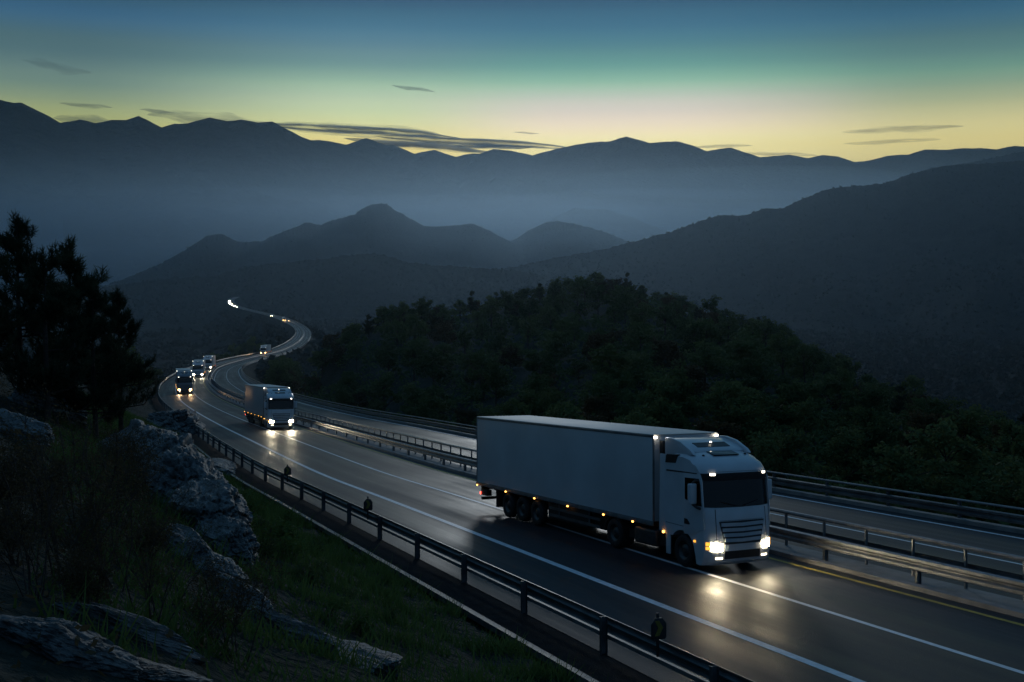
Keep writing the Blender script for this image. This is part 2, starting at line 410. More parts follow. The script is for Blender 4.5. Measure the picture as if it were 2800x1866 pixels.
ribbon('road', -7.12, KERB, 0.0, M['asphalt'], nx=4)
ribbon('road', FAR_IN - 0.75, FAR_RAIL + 0.5, 0.0, M['asphalt'], nx=4)
def line(off, w, m, dz=0.004):
    # painted lines get wider with the scale of the far road so they hold together
    ribbon('road_marking', off - w / 2, off + w / 2, dz, m)
line(EDGE, 0.25, M['line_white']); line(0.0, 0.17, M['line_white']); line(YELLOW, 0.16, M['line_yellow'])
line(FAR_IN, 0.16, M['line_white']); line(FAR_LANE, 0.14, M['line_white']); line(FAR_EDGE, 0.18, M['line_white'])

def sweep(prof, i0, i1, step=1, closed=True):
    """profile (offset, height) polygon swept along the road"""
    b = MB(); ii = list(np.arange(i0, i1 + 1e-6, step)); n = len(prof); vs = []; fs = []
    for i in ii:
        for o, z in prof: vs.append(rp(i, o, z))
    for a in range(len(ii) - 1):
        for k in range(n if closed else n - 1):
            k2 = (k + 1) % n; fs.append((a*n+k, a*n+k2, (a+1)*n+k2, (a+1)*n+k))
    if closed: fs.append(tuple(range(n))); fs.append(tuple((len(ii)-1)*n + k for k in reversed(range(n))))
    return b.add(vs, fs)
def wbeam(o, z0, z1, d, t=0.03):
    """corrugated guardrail profile, its face bulging towards d"""
    h = z1 - z0; f = [(0, 0.0), (0.07, 0.10), (0.07, 0.32), (0.0, 0.46), (0.0, 0.54), (0.07, 0.68), (0.07, 0.90), (0.0, 1.0)]
    return [(o + d * a, z0 + b * h) for a, b in f] + [(o + d * a - d * t, z0 + b * h) for a, b in reversed(f)]

# kerb and median strip
tag(sweep([(KERB, -0.1), (KERB, 0.13), (KERB + 0.30, 0.13), (KERB + 0.30, -0.1)], 0, NS - 1).build('kerb', M['concrete'], bevel=0), kind='structure')
ribbon('median_ground', KERB + 0.30, FAR_IN - 0.75, 0.02, M['concrete'])
tag(sweep([(-8.42, -0.12), (-8.42, 0.03), (-8.25, 0.03), (-8.25, -0.12)], 0, 70).build('gutter', M['wet_concrete']), kind='structure')
ribbon('road_shoulder', -8.25, -7.12, -0.012, M['soil'], 0, 140)

# ------------------------------------------------------------------ guardrails
def posts(root, off, h, step, i0, i1, sx, sy, m, nmax=100, z0=-0.3, name='post'):
    """each near post a part of its own, the small far ones one mesh"""
    i = i0; k = 0; rest = MB()
    while i < i1:
        j = int(i); T = Vector(TAN[j]); Lt = Vector(LAT[j]); Nn = Vector(NRM[j])
        b = MB() if k < nmax else rest
        R = Matrix((T, Lt, Nn)).transposed().to_4x4(); R.translation = rp(i, off)
        b.box(-sx, sx, -sy, -sy + 0.012, z0, h, R); b.box(-sx, sx, sy - 0.012, sy, z0, h, R); b.box(-0.006, 0.006, -sy + 0.012, sy - 0.012, z0, h, R)
        if k < nmax: b.build(name, m, root)
        k += 1; i += step / 2.0
    if rest.v: tag(rest.build('posts' if name == 'post' else name + 's', m, root), kind='stuff')
i_far = int(st_at_y(2300))
ig = int(st_at_y(700))
nr = empty('guardrail', rp(20, NEAR_RAIL)); nr['pinned'] = True
tag(nr, 'grey steel guardrail on the outer shoulder beside the grassy verge, with yellow reflectors on it', 'guardrail')
sweep(wbeam(NEAR_RAIL, 0.46, 0.78, 1), 0, i_far).build('beam', M['steel_dark'], nr)
sweep([(NEAR_RAIL - 0.02, 0.30), (NEAR_RAIL - 0.02, 0.39), (NEAR_RAIL + 0.06, 0.39), (NEAR_RAIL + 0.06, 0.30)], 0, ig).build('edge_glint_bar', M['steel'], nr)  # added pale bar in place of the light caught on the beam's lower edge
posts(nr, NEAR_RAIL - 0.13, 0.80, 4.25, 2.0, ig, 0.05, 0.075, M['steel_dark'])
mr_ = empty('guardrail', rp(20, MED_RAIL)); mr_['pinned'] = True
tag(mr_, 'steel guardrail on the median strip with a raised tube handrail above its beam', 'guardrail')
sweep(wbeam(MED_RAIL, 0.42, 0.80, -1), 0, i_far).build('beam', M['steel'], mr_)
sweep([(TUBE + 0.07 * math.cos(w), 1.16 + 0.07 * math.sin(w)) for w in np.linspace(0, 2 * PI, 9)[:-1]], 0, i_far).build('handrail', M['steel'], mr_)
sweep(wbeam(TUBE + 0.1, 0.42, 0.72, 1), 0, i_far).build('rear_beam', M['steel_dark'], mr_)
posts(mr_, MED_RAIL + 0.13, 0.78, 4.0, 1.0, ig, 0.05, 0.075, M['steel'], 90)
posts(mr_, TUBE, 1.12, 2.0, 0.5, ig, 0.03, 0.04, M['steel'], 95, name='upright')
fr = empty('guardrail', rp(20, FAR_RAIL)); fr['pinned'] = True
tag(fr, 'steel guardrail with a bright top tube in front of the wooded hill', 'guardrail')
sweep(wbeam(FAR_RAIL, 0.30, 0.66, -1), 0, i_far).build('beam', M['steel_dark'], fr)
sweep([(FAR_RAIL + 0.05 * math.cos(w), 0.88 + 0.05 * math.sin(w)) for w in np.linspace(0, 2 * PI, 9)[:-1]], 0, i_far).build('handrail', M['steel'], fr)
sweep([(FAR_RAIL - 0.25, -0.1), (FAR_RAIL - 0.25, 0.16), (FAR_RAIL + 0.15, 0.16), (FAR_RAIL + 0.15, -0.1)], 0, i_far).build('base_kerb', M['concrete'], fr)
posts(fr, FAR_RAIL + 0.1, 0.88, 4.0, 1.5, ig, 0.05, 0.06, M['steel_dark'], 90)

# reflectors on the near guardrail
for (px, py, d, lab) in ((1801, 1712, 26.6, 'black and yellow reflector plate on the guardrail, nearest and largest of the three'),
                         (1006, 1377, 47.5, 'black and yellow reflector plate on the guardrail beside the trailer, middle one of the three'),
                         (786, 1284, 67.5, 'small black and yellow reflector plate on the guardrail, farthest of the three')):
    A = REF + LAT * (NEAR_RAIL - 0.16) * WF[:, None] + NRM * 1.08; dep = A[:, 1] * math.cos(PITCH) - A[:, 2] * math.sin(PITCH)
    sel = np.nonzero((A[:, 1] < 130) & (dep > 8))[0]; col = 1400 + FPX * A[sel, 0] / dep[sel]; od = np.argsort(col)
    jf = float(np.interp(px, col[od], sel[od])); j = int(jf)
    R = Matrix((Vector(LAT[j]), Vector(TAN[j]), Vector(NRM[j]))).transposed().to_4x4(); R.translation = rp(jf, NEAR_RAIL - 0.16)
    t = empty('reflector_sign'); t.matrix_world = R
    tag(t, lab, 'reflector', 'reflectors on the guardrail')
    MB().box(-0.025, 0.025, -0.02, 0.02, 0.5, 1.36).build('stake', M['trim'], t, bevel=0.005)
    hexa = [(0.17 * a, 1.06 + 0.21 * b) for a, b in ((-1, -0.8), (-0.8, -1), (0.8, -1), (1, -0.8), (1, 0.45), (0.45, 1), (-0.45, 1), (-1, 0.45))]
    MB().prism(hexa, -0.052, -0.022).build('plate', M['trim'], t, bevel=0.006)
    arrow = [(-0.10, 0.92), (-0.02, 1.08), (-0.10, 1.22), (0.0, 1.22), (0.09, 1.08), (0.0, 0.92)]
    MB().prism([(x, z) for x, z in arrow], -0.060, -0.054).build('arrow', M['sign_yellow'], t)

# ------------------------------------------------------------------ trucks
FZ = [0.22, 0.34, 0.62, 0.90, 1.50, 1.90, 1.94, 2.74, 2.78, 2.97, 3.12, 3.26, 3.38]
FX = [16.36, 16.46, 16.50, 16.50, 16.46, 16.42, 16.40, 16.28, 16.30, 16.30, 16.24, 16.10, 15.86]
def front_x(y, z):
    c = max(0.0, (abs(y) - 0.70) / 0.55)
    return float(np.interp(z, FZ, FX)) - 0.24 * c ** 2.4
def patch(y0, y1, z0, z1, off=0.006, thick=0.03, ny=8, nz=4):
    """piece lying on the cab's curved front; z0, z1 numbers or functions of y"""
    g = lambda v, y: v(y) if callable(v) else v
    b = MB(); vs = []; fs = []
    for lay in (0, 1):
        for j in range(nz + 1):
            for i in range(ny + 1):
                y = y0 + (y1 - y0) * i / ny; z = g(z0, y) + (g(z1, y) - g(z0, y)) * j / nz
                vs.append((front_x(y, z) + off - lay * thick, y, z))
    m = (ny + 1) * (nz + 1); w = ny + 1
    for j in range(nz):
        for i in range(ny):
            a = j * w + i; fs.append((a, a+1, a+w+1, a+w)); fs.append((m+a, m+a+w, m+a+w+1, m+a+1))
    rim = [i for i in range(w)] + [j*w + ny for j in range(1, nz+1)] + [nz*w + i for i in range(ny-1, -1, -1)] + [j*w for j in range(nz-1, 0, -1)]
    for k in range(len(rim)):
        a, c = rim[k], rim[(k+1) % len(rim)]; fs.append((a, m+a, m+c, c))
    return b.add(vs, fs)

def make_wheel(root, x, y, dual=False):
    w = empty('wheel', (x, y, 0.50)); w.parent = root
    s = -1 if y < 0 else 1; wd = 0.30 if not dual else 0.58
    # along-axis 0 = outer face, growing inwards
    P = [(0.27, 0.06), (0.30, 0.02), (0.40, 0.0), (0.47, 0.02), (0.50, 0.06), (0.50, wd - 0.06), (0.47, wd - 0.02), (0.40, wd), (0.28, wd - 0.02), (0.27, wd - 0.06), (0.27, 0.06)]
    MB().lathe([(r, -s * h) for r, h in P], (0, 0, 0)).build('tyre', M['rubber'], w)
    Q = [(0.0, 0.015), (0.09, 0.015), (0.10, 0.05), (0.15, 0.06), (0.20, 0.10), (0.255, 0.05), (0.272, 0.035), (0.272, 0.12), (0.0, 0.14)]
    MB().lathe([(r, -s * h) for r, h in Q], (0, 0, 0)).build('rim', M['rim'], w)

def make_truck():
    t = empty('truck'); t['category'] = 'truck'
    # trailer
    MB().box(0.03, 13.57, -1.27, 1.27, 1.20, 3.965).build('cargo_box', M['box_panel'], t, bevel=0.015)
    b = MB().box(0.0, 13.60, -1.285, 1.285, 3.97, 4.0); b.build('box_roof', M['roof_panel'], t, bevel=0.012)
    b = MB()
    for y in (-1.285, 1.235): b.box(0.0, 13.60, y, y + 0.05, 3.90, 3.968)
    for y in (-1.285, 1.235): b.box(13.55, 13.605, y, y + 0.05, 1.2, 3.90); b.box(-0.005, 0.05, y, y + 0.05, 1.2, 3.90)
    b.build('edge_frame', M['steel'], t, bevel=0.006)
    for s in (-1, 1):
        MB().box(0.0, 13.6, s * 1.285 - 0.02, s * 1.285 + 0.02, 1.06, 1.195).build('side_rail', M['steel'], t, bevel=0.006)
    MB().box(0.2, 13.4, -0.55, -0.42, 0.82, 1.15).box(0.2, 13.4, 0.42, 0.55, 0.82, 1.15).box(0.3, 0.5, -1.2, 1.2, 0.9, 1.1).box(6.5, 6.7, -1.2, 1.2, 0.95, 1.1).box(9.6, 9.75, -1.2, 1.2, 0.95, 1.1).box(2.1, 6.2, -0.85, 0.85, 0.62, 1.12).box(9.4, 13.2, -0.8, 0.8, 0.72, 1.12).box(9.32, 10.3, -1.05, 1.05, 0.46, 1.10).build('trailer_chassis_fill', M['chassis'], t)  # chassis beams, plus added dark blocks that close the bright gaps under the trailer
    MB().box(9.0, 14.6, -0.5, -0.38, 0.55, 0.80).box(9.0, 14.6, 0.38, 0.5, 0.55, 0.80).box(11.8, 14.1, -1.05, 1.05, 0.45, 0.75).build('tractor_chassis', M['chassis'], t)
    MB().box(0.30, 0.42, -1.20, 1.20, 0.45, 0.58).box(0.30, 1.0, -0.5, -0.4, 0.5, 0.85).box(0.30, 1.0, 0.4, 0.5, 0.5, 0.85).build('rear_bumper', M['trim'], t, bevel=0.01)
    for s in (-1, 1):
        MB().box(0.35, 0.95, s*1.12 - 0.12, s*1.12 + 0.12, 0.66, 0.92).build('lamp_housing', M['trim'], t, bevel=0.02)
        MB().box(6.5, 10.2, s*1.22 - 0.015, s*1.22 + 0.015, 0.52, 0.62).box(6.5, 10.2, s*1.22 - 0.015, s*1.22 + 0.015, 0.78, 0.88).box(7.2, 7.28, s*1.2 - 0.02, s*1.2 + 0.02, 0.5, 1.1).box(9.4, 9.48, s*1.2 - 0.02, s*1.2 + 0.02, 0.5, 1.1).build('side_guard', M['steel_dark'], t)
        MB().box(1.95, 2.03, s*0.95 - 0.33, s*0.95 + 0.33, 0.32, 1.12).build('mud_flap', M['trim'], t)
        MB().box(6.3, 9.3, s*0.98 - 0.2, s*0.98 + 0.2, 0.42, 1.10).build('pallet_box', M['chassis'], t, bevel=0.04)
        MB().box(12.35, 13.6, s*1.0 - 0.22, s*1.0 + 0.22, 0.38, 0.92).build('fuel_tank', M['rim'], t, bevel=0.10, seg=3)
        for x in (2.93, 4.19, 5.45): make_wheel(t, x, s * 1.25)
        make_wheel(t, 11.14, s * 1.25, True); make_wheel(t, 15.12, s * 1.22)
        # mudguard over the drive wheel
        arc = [(11.14 + 0.62 * math.cos(a), 0.50 + 0.60 * math.sin(a)) for a in np.linspace(math.radians(10), math.radians(170), 12)]
        arc += [(11.14 + 0.58 * math.cos(a), 0.50 + 0.56 * math.sin(a)) for a in np.linspace(math.radians(170), math.radians(10), 12)]
        y0, y1 = sorted((s * 0.66, s * 1.26)); MB().prism(arc, y0, y1).build('mudguard', M['trim'], t)
        for x in (0.12, 2.9, 5.42, 8.04, 10.56, 12.42):
            MB().box(x - 0.05, x + 0.05, s*1.312 - 0.012, s*1.312 + 0.012, 1.035, 1.085).build('side_marker', M['amber_lamp'], t, bevel=0.01)
        MB().box(14.10, 14.18, s*1.275 - 0.014, s*1.275 + 0.014, 0.92, 0.99).build('side_marker', M['amber_lamp'], t, bevel=0.01)
        MB().box(0.30, 0.345, s*1.2 - 0.06, s*1.2 + 0.06, 0.68, 0.80).build('tail_lamp', M['red_lamp'], t, bevel=0.008)
        MB().box(13.603, 13.66, s*1.21 - 0.055, s*1.21 + 0.055, 3.87, 3.945).build('box_lamp', M['white_lamp'], t, bevel=0.015)
    # refrigeration unit plate on the trailer's front wall
    MB().box(13.61, 13.80, -1.05, -0.35, 3.35, 3.80).build('front_unit', M['trim'], t, bevel=0.03)
    # cab body: side profile lofted across the width
    prof = [(14.22, 0.95, 0, 0), (14.22, 2.2, 0, 0), (14.22, 3.30, 0, 0.0), (14.30, 3.46, 0, 1), (14.7, 3.56, 0, 1), (15.2, 3.56, 0, 1), (15.55, 3.49, 0, 1), (15.86, 3.38, 0.6, 1)]
    for z, x in reversed(list(zip(FZ[:-1], FX[:-1]))): prof.append((x, z, 1, 0.5 if z > 2.99 else 0))
    prof += [(16.2, 0.20, 0.6, 0), (15.86, 0.22, 0, 0), (15.82, 0.45, 0, 0)]
    prof += [(15.12 + 0.66 * math.cos(a), 0.50 + 0.64 * math.sin(a), 0, 0) for a in np.linspace(math.radians(8), math.radians(140), 10)]
    ys = [-1.25, -1.235, -1.18, -1.05, -0.85, -0.5, 0, 0.5, 0.85, 1.05, 1.18, 1.235, 1.25]
    vs = []; fs = []; n = len(prof)
    for y in ys:
        c = max(0.0, (abs(y) - 0.70) / 0.55); e = max(0, (abs(y) - 1.16) / 0.09)
        for x, z, kf, kr in prof:
            vs.append((x - kf * 0.24 * c ** 2.4 - (0.02 * e if kf else 0), y, z - kr * (0.03 * (y / 1.25) ** 2 + 0.14 * c ** 3)))
    for a in range(len(ys) - 1):
        for k in range(n): fs.append((a*n+k, a*n+(k+1) % n, (a+1)*n+(k+1) % n, (a+1)*n+k))
    fs.append(tuple(range(n))); fs.append(tuple(reversed(range((len(ys)-1)*n, len(ys)*n))))
    cb = MB().add(vs, fs).build('cab', M['white_paint'], t)
    ws = patch(-1.20, 1.20, lambda y: 1.93 + 0.02 * abs(y), 2.735, 0.006, 0.05, 16, 5).build('windscreen', M['glass'], t)
    patch(-1.235, 1.235, 2.742, 2.965, 0.05, 0.07, 16, 2).build('sun_visor', M['trim'], t)
    # grille: dark recess with four bright bars
    def gy(z): return 0.66 + 0.19 * (z - 0.80) / 0.75
    G = []
    for z in np.linspace(0.84, 1.53, 6):
        for y in np.linspace(-gy(z), gy(z), 11): G.append((front_x(y, z) + 0.005, y, z))
    n6 = [(j*11+i, j*11+i+1, (j+1)*11+i+1, (j+1)*11+i) for j in range(5) for i in range(10)]
    MB().add(G, n6).build('grille', M['trim'], t)
    for z in (0.90, 1.055, 1.21, 1.365):
        w = gy(z) - 0.02; patch(-w, w, lambda y, z=z: z + 0.03 * (abs(y)), lambda y, z=z: z + 0.10 + 0.03 * abs(y), 0.04, 0.05, 10, 2).build('grille_bar', M['slat'], t)
    patch(-0.80, 0.80, 1.545, 1.555, 0.003, 0.01, 8, 1).build('bonnet_seam', M['trim'], t)
    patch(-0.66, 0.66, 0.40, 0.64, 0.006, 0.03, 8, 2).build('lower_grille', M['trim'], t)
    patch(-1.18, 1.18, 0.24, 0.32, 0.02, 0.05, 12, 1).build('bumper_lip', M['slat'], t)
    patch(-0.99, 0.99, 3.00, 3.008, 0.003, 0.01, 10, 1).build('roof_seam', M['trim'], t)
    for s in (-1, 1):
        patch(*sorted((s * 0.93, s * 0.945)), 0.98, 1.90, 0.004, 0.012, 1, 8).build('front_seam', M['trim'], t)
        MB().prism([(14.26, 1.28), (14.26, 1.295), (15.2, 1.275), (15.2, 1.26)], *sorted((s * 1.245, s * 1.2535))).build('side_seam', M['trim'], t)
        MB().tube([(16.47, s * 0.12, 1.98), (16.44, s * 0.45, 2.05), (16.42, s * 0.72, 2.12)], 0.012, 5).build('wiper', M['trim'], t)
        a, bq = sorted((s * 0.76, s * 1.10))
        hl = patch(a, bq, lambda y: 0.66 + 0.06 * (abs(y) - 0.76), lambda y: 0.86 + 0.14 * (abs(y) - 0.76), 0.012, 0.03, 6, 3).build('headlight', M['headlamp'], t)
        a, bq = sorted((s * 1.125, s * 1.215)); 
        patch(a, bq, 0.82, 0.92, 0.012, 0.03, 3, 1).build('indicator', M['indicator'], t); patch(a, bq, 0.70, 0.79, 0.012, 0.03, 3, 1).build('indicator', M['indicator'], t)
        a, bq = sorted((s * 0.74, s * 0.96)); patch(a, bq, 0.41, 0.465, 0.012, 0.03, 4, 1).build('fog_light', M['fog_lamp'], t)
        a, bq = sorted((s * 0.89, s * 1.04)); patch(a, bq, 2.905, 2.975, 0.062, 0.03, 5, 2).build('visor_lamp', M['white_lamp'], t, bevel=0.012)
        # door with window and handle
        y = s * 1.25; yo = s * 1.262
        door = [(15.24, 1.06), (15.24, 2.92), (16.08, 2.92), (16.16, 2.75), (16.24, 1.95), (16.26, 1.30), (15.98, 1.20), (15.72, 1.06)]
        y0, y1 = sorted((y - s * 0.02, yo)); dr = MB().prism(door, y0, y1).build('door', M['white_paint'], t, bevel=0.006)
        win = [(15.30, 2.13), (15.30, 2.78), (16.02, 2.80), (16.10, 2.62), (16.16, 1.98), (15.78, 1.98)]
        y0, y1 = sorted((yo - s * 0.01, yo + s * 0.006)); MB().prism(win, y0, y1).build('window', M['glass'], dr)
        y0, y1 = sorted((yo - s * 0.01, yo + s * 0.012)); MB().prism([(15.27, 1.36), (15.27, 1.53), (15.42, 1.52), (15.55, 1.40), (15.52, 1.36)], y0, y1).build('handle', M['trim'], dr)
        y0, y1 = sorted((y - s * 0.01, y + s * 0.008)); MB().prism([(14.30, 2.90), (14.30, 2.95), (15.9, 2.96), (15.9, 2.93)], y0, y1).build('drip_rail', M['trim'], t)
        MB().prism([(14.24, 3.16), (14.28, 3.40), (14.95, 3.46), (14.80, 3.18)], *sorted((s * 1.19, s * 1.258))).build('side_recess', M['trim'], t)
        # side fairing closing the gap behind the cab
        fa = [(13.86, 0.98), (13.92, 3.42), (14.24, 3.42), (14.24, 0.92)]
        MB().prism(fa, *sorted((s * 1.20, s * 1.245))).build('side_fairing', M['white_paint'], t, bevel=0.012)
        MB().box(14.25, 14.48, s*1.225 - 0.02, s*1.225 + 0.02, 0.30, 0.94).build('side_skirt', M['white_paint'], t, bevel=0.012)
        MB().box(15.74, 15.83, s*1.258 - 0.01, s*1.258 + 0.01, 0.86, 0.92).build('side_marker', M['indicator'], t)
        # wing mirrors
        mh = MB().box(15.84, 16.00, s*1.44 - 0.13, s*1.44 + 0.13, 2.04, 2.66).build('mirror', M['white_paint'], t, bevel=0.05, seg=3)
        MB().box(15.828, 15.839, s*1.44 - 0.10, s*1.44 + 0.10, 2.09, 2.61).build('mirror_glass', M['mirror'], mh)
        MB().tube([(16.02, s*1.25, 2.74), (15.97, s*1.36, 2.76), (15.92, s*1.44, 2.66)], 0.03).tube([(16.10, s*1.25, 1.90), (16.02, s*1.34, 1.94), (15.92, s*1.44, 2.05)], 0.045).build('mirror_arm', M['trim'], mh)
        # deflector fin
        fin = [(14.02, 3.40), (14.02, 3.93), (14.35, 3.93), (14.85, 3.84), (15.40, 3.60), (15.55, 3.47), (15.2, 3.46)]
        MB().prism(fin, *sorted((s * 1.00, s * 1.12))).build('deflector_fin', M['white_paint'], t, bevel=0.03)
    # roof deflector shell between the fins
    dp = [(14.05, 3.45), (14.05, 3.90), (14.4, 3.86), (14.9, 3.74), (15.25, 3.60), (15.32, 3.53), (15.2, 3.45)]
    MB().prism(dp, -1.0, 1.0).build('roof_deflector', M['white_paint'], t, bevel=0.015)
    MB().prism([(14.78, 3.775), (14.80, 3.79), (15.10, 3.68), (15.08, 3.66)], -0.62, 0.62).build('vent', M['trim'], t)
    MB().prism([(15.34, 3.535), (15.34, 3.565), (15.74, 3.475), (15.74, 3.44)], -0.48, 0.48).build('roof_hatch', M['glass'], t, bevel=0.01)
    MB().box(14.9, 14.95, -0.03, 0.03, 3.79, 3.825).build('roof_lamp', M['white_lamp'], t, bevel=0.01)
    for y in (-0.8, 0.8): MB().lathe([(0, 0.0), (0.05, 0.0), (0.04, 0.06), (0, 0.07)], (15.62, y, 3.42), axis=2, n=10).build('roof_antenna', M['trim'], t)
    return t

proto = make_truck()
def repaint(t, swap):
    for ch in kids(t):
        if ch.type == 'MESH':
            m = ch.material_slots[0].material
            if m and m.name in swap: ch.material_slots[0].link = 'OBJECT'; ch.material_slots[0].material = swap[m.name]
        repaint(ch, swap)
def head_beams(t, watts, col, blend=0.6):
    for s in (-1, 1):
        ld = bpy.data.lights.new('headlight_beam', 'SPOT'); ld.energy = watts; ld.color = col; ld.spot_size = math.radians(62); ld.spot_blend = blend; ld.shadow_soft_size = 0.12
        lo = bpy.data.objects.new('headlight_beam', ld); COL.objects.link(lo); lo.parent = t
        lo.location = (16.62, s * 0.92, 0.80); lo.rotation_euler = (0, math.radians(-90 + 6), 0)
def set_frame(t, X, Y, Z, loc):
    R = Matrix((X, Y, Z)).transposed().to_4x4(); R.translation = loc; t.matrix_world = R
def road_truck(t, y_front, off, z=0.012):
    """front bumper at depth y_front, OFF metres from the lane line, heading down the road towards the camera"""
    i = st_at_y(y_front, off); ib = i + 16.5 / 2
    f, r = rp(i, off, z), rp(ib, off, z); X = (f - r).normalized()
    Z = Vector(NRM[int(i)]); Y = Z.cross(X).normalized(); Z = X.cross(Y)
    set_frame(t, X, Y, Z, f - X * 16.5)
TG = 'trucks driving along the highway'
specs = [(None, None), (104, 1.15), (187, -1.9), (258, 1.3), (316, 1.4), (482, -0.6), (1230, -1.8)]
labs = ['large white truck with a white box trailer, closest on the wet road',
        'grey box trailer truck behind the largest one, its bright headlights mirrored on the road',
        'dark cab truck with orange headlights in the left bend beside the guardrail',
        'white cab truck half hidden behind the dark one in the left bend',
        'pale box truck right behind the white cab at the end of the left bend',
        'small white truck beside the bushes where the road crosses towards the right bend',
        'tiny truck with glowing lights beyond the right bend of the far road']
trucks = []
for k, (yf, off) in enumerate(specs):
    t = proto if k == 0 else copy_tree(proto)
    tag(t, labs[k], 'truck', TG)
    if k == 0:
        o = plane_pt(0, 0, 0.012); X = plane_pt(1, 0, 0.012) - o; Y = plane_pt(0, 1, 0.012) - o
        set_frame(t, X, Y, X.cross(Y), o)
    else: road_truck(t, yf, off)
    trucks.append(t)
repaint(trucks[1], {'box_panel': M['box_panel_grey']})
repaint(trucks[2], {'box_panel': M['box_panel_grey'], 'white_paint': M['grey_paint'], 'slat': M['grey_paint'], 'headlamp': M['headlamp_amber']})
repaint(trucks[5], {'headlamp': M['headlamp_amber']})
repaint(trucks[6], {'headlamp': M['headlamp_amber']})
for k, t in enumerate(trucks):
    warm = k in (2, 5, 6)
    head_beams(t, (260, 520, 260, 500, 300, 600, 3000)[k], (1, 0.62, 0.30) if warm else (1, 0.86, 0.60))

# small cars far down the road, only their lights to be seen
def make_car():
    t = empty('car'); t['category'] = 'car'
    prof = [(0.0, 0.35), (0.05, 0.85), (0.35, 0.95), (0.95, 1.40), (2.2, 1.42), (2.95, 0.98), (4.05, 0.82), (4.25, 0.60), (4.25, 0.30), (3.9, 0.22), (0.3, 0.22)]
    ys = [-0.88, -0.80, 0.80, 0.88]; vs = []; fs = []; n = len(prof)
    for y in ys:
        k = 1 if abs(y) > 0.85 else 0
        for x, z in prof: vs.append((x + (0.05 if k and x < 2 else -0.05 if k else 0), y * (0.86 if z > 1.1 else 1), z - 0.03 * k))
    for a in range(3):
        for k in range(n): fs.append((a*n+k, a*n+(k+1) % n, (a+1)*n+(k+1) % n, (a+1)*n+k))
    fs.append(tuple(range(n))); fs.append(tuple(reversed(range(3*n, 4*n))))
    MB().add(vs, fs).build('body', M['grey_paint'], t)
    MB().add([(2.24, -0.66, 1.40), (2.24, 0.66, 1.40), (2.93, 0.78, 1.00), (2.93, -0.78, 1.00), (2.26, -0.66, 1.43), (2.26, 0.66, 1.43), (2.96, 0.78, 1.02), (2.96, -0.78, 1.02)], [(0,1,2,3),(7,6,5,4),(0,4,5,1),(1,5,6,2),(2,6,7,3),(3,7,4,0)]).build('windscreen', M['glass'], t)
    for s in (-1, 1):
        MB().box(4.10, 4.27, s*0.62 - 0.17, s*0.62 + 0.17, 0.56, 0.74).build('headlight', M['headlamp'], t, bevel=0.03)
        for x in (0.85, 3.35):
            w = empty('wheel', (x, s * 0.86, 0.32)); w.parent = t
            MB().lathe([(0.19, -s*0.02), (0.30, 0), (0.32, -s*0.04), (0.32, -s*0.17), (0.28, -s*0.2), (0.19, -s*0.18), (0.19, -s*0.02)], (0, 0, 0), n=18).build('tyre', M['rubber'], w)
            MB().lathe([(0, -s*0.03), (0.12, -s*0.03), (0.19, -s*0.05), (0.19, -s*0.1)], (0, 0, 0), n=18).build('rim', M['rim'], w)
    return t
car = make_car(); first = True
ic = int(st_at_y(1760))
spots = [(st_at_y(1400), -1.7)] + [(ic + 9 * k + (k % 3), (-1.7, 1.5)[k % 2]) for k in range(22)]
for k, (i, off) in enumerate(spots):
    t = car if first else copy_tree(car); first = False
    f, r = rp(i, off, 0.01), rp(i + 2.1, off, 0.01); X = (f - r).normalized(); Z = Vector(NRM[int(i)]); Y = Z.cross(X).normalized()
    set_frame(t, X, Y, X.cross(Y), f - X * 4.25)
    tag(t, 'tiny car with its headlights on just beyond the farthest truck' if k == 0 else 'tiny car with bright headlights in the queue on the farthest bend of the road', 'car', None if k == 0 else 'queue of cars on the farthest bend')

# ------------------------------------------------------------------ near terrain
def hill_crest(px):
    """distance and photo row of the wooded hill's crest above photo column px"""
    X = [600, 760, 820, 930, 1020, 1130, 1270, 1370, 1510, 1640, 1715, 1810, 1900, 2020, 2120, 2220, 2320, 2440, 2530, 2800, 3200]
    Y = [1060, 985, 925, 890, 856, 832, 822, 806, 776, 750, 765, 800, 832, 858, 900, 950, 1000, 1060, 1085, 1140, 1180]
    D = [150, 165, 175, 190, 205, 220, 240, 250, 262, 275, 270, 262, 255, 242, 225, 200, 175, 145, 120, 95, 85]
    return np.interp(px, X, D), np.interp(px, X, Y)

def smoothstep(a, b, x):
    t = np.clip((x - a) / (b - a), 0, 1); return t * t * (3 - 2 * t)

def road_coords(X, Y):
    """nearest station, offset (scaled to the near cross-section) and road height there"""
    idx = np.empty(len(X), np.int32); step = 4
    R2 = REF[::step, :2]
    for a in range(0, len(X), 4000):
        d = (X[a:a+4000, None] - R2[None, :, 0]) ** 2 + (Y[a:a+4000, None] - R2[None, :, 1]) ** 2
        idx[a:a+4000] = d.argmin(1) * step
    for _ in range(2):
        best = idx.copy(); bd = (X - REF[idx, 0]) ** 2 + (Y - REF[idx, 1]) ** 2
        for k in (-2, -1, 1, 2):
            j = np.clip(idx + k, 0, NS - 1); dd = (X - REF[j, 0]) ** 2 + (Y - REF[j, 1]) ** 2
            u = dd < bd; best[u] = j[u]; bd[u] = dd[u]
        idx = best
    dx = X - REF[idx, 0]; dy = Y - REF[idx, 1]
    L2 = LAT[idx]; o = dx * L2[:, 0] + dy * L2[:, 1]
    far = np.hypot(dx, dy); o = np.where(np.abs(o) < far * 0.7, np.sign(o) * far, o)
    return idx, o / WF[idx], o

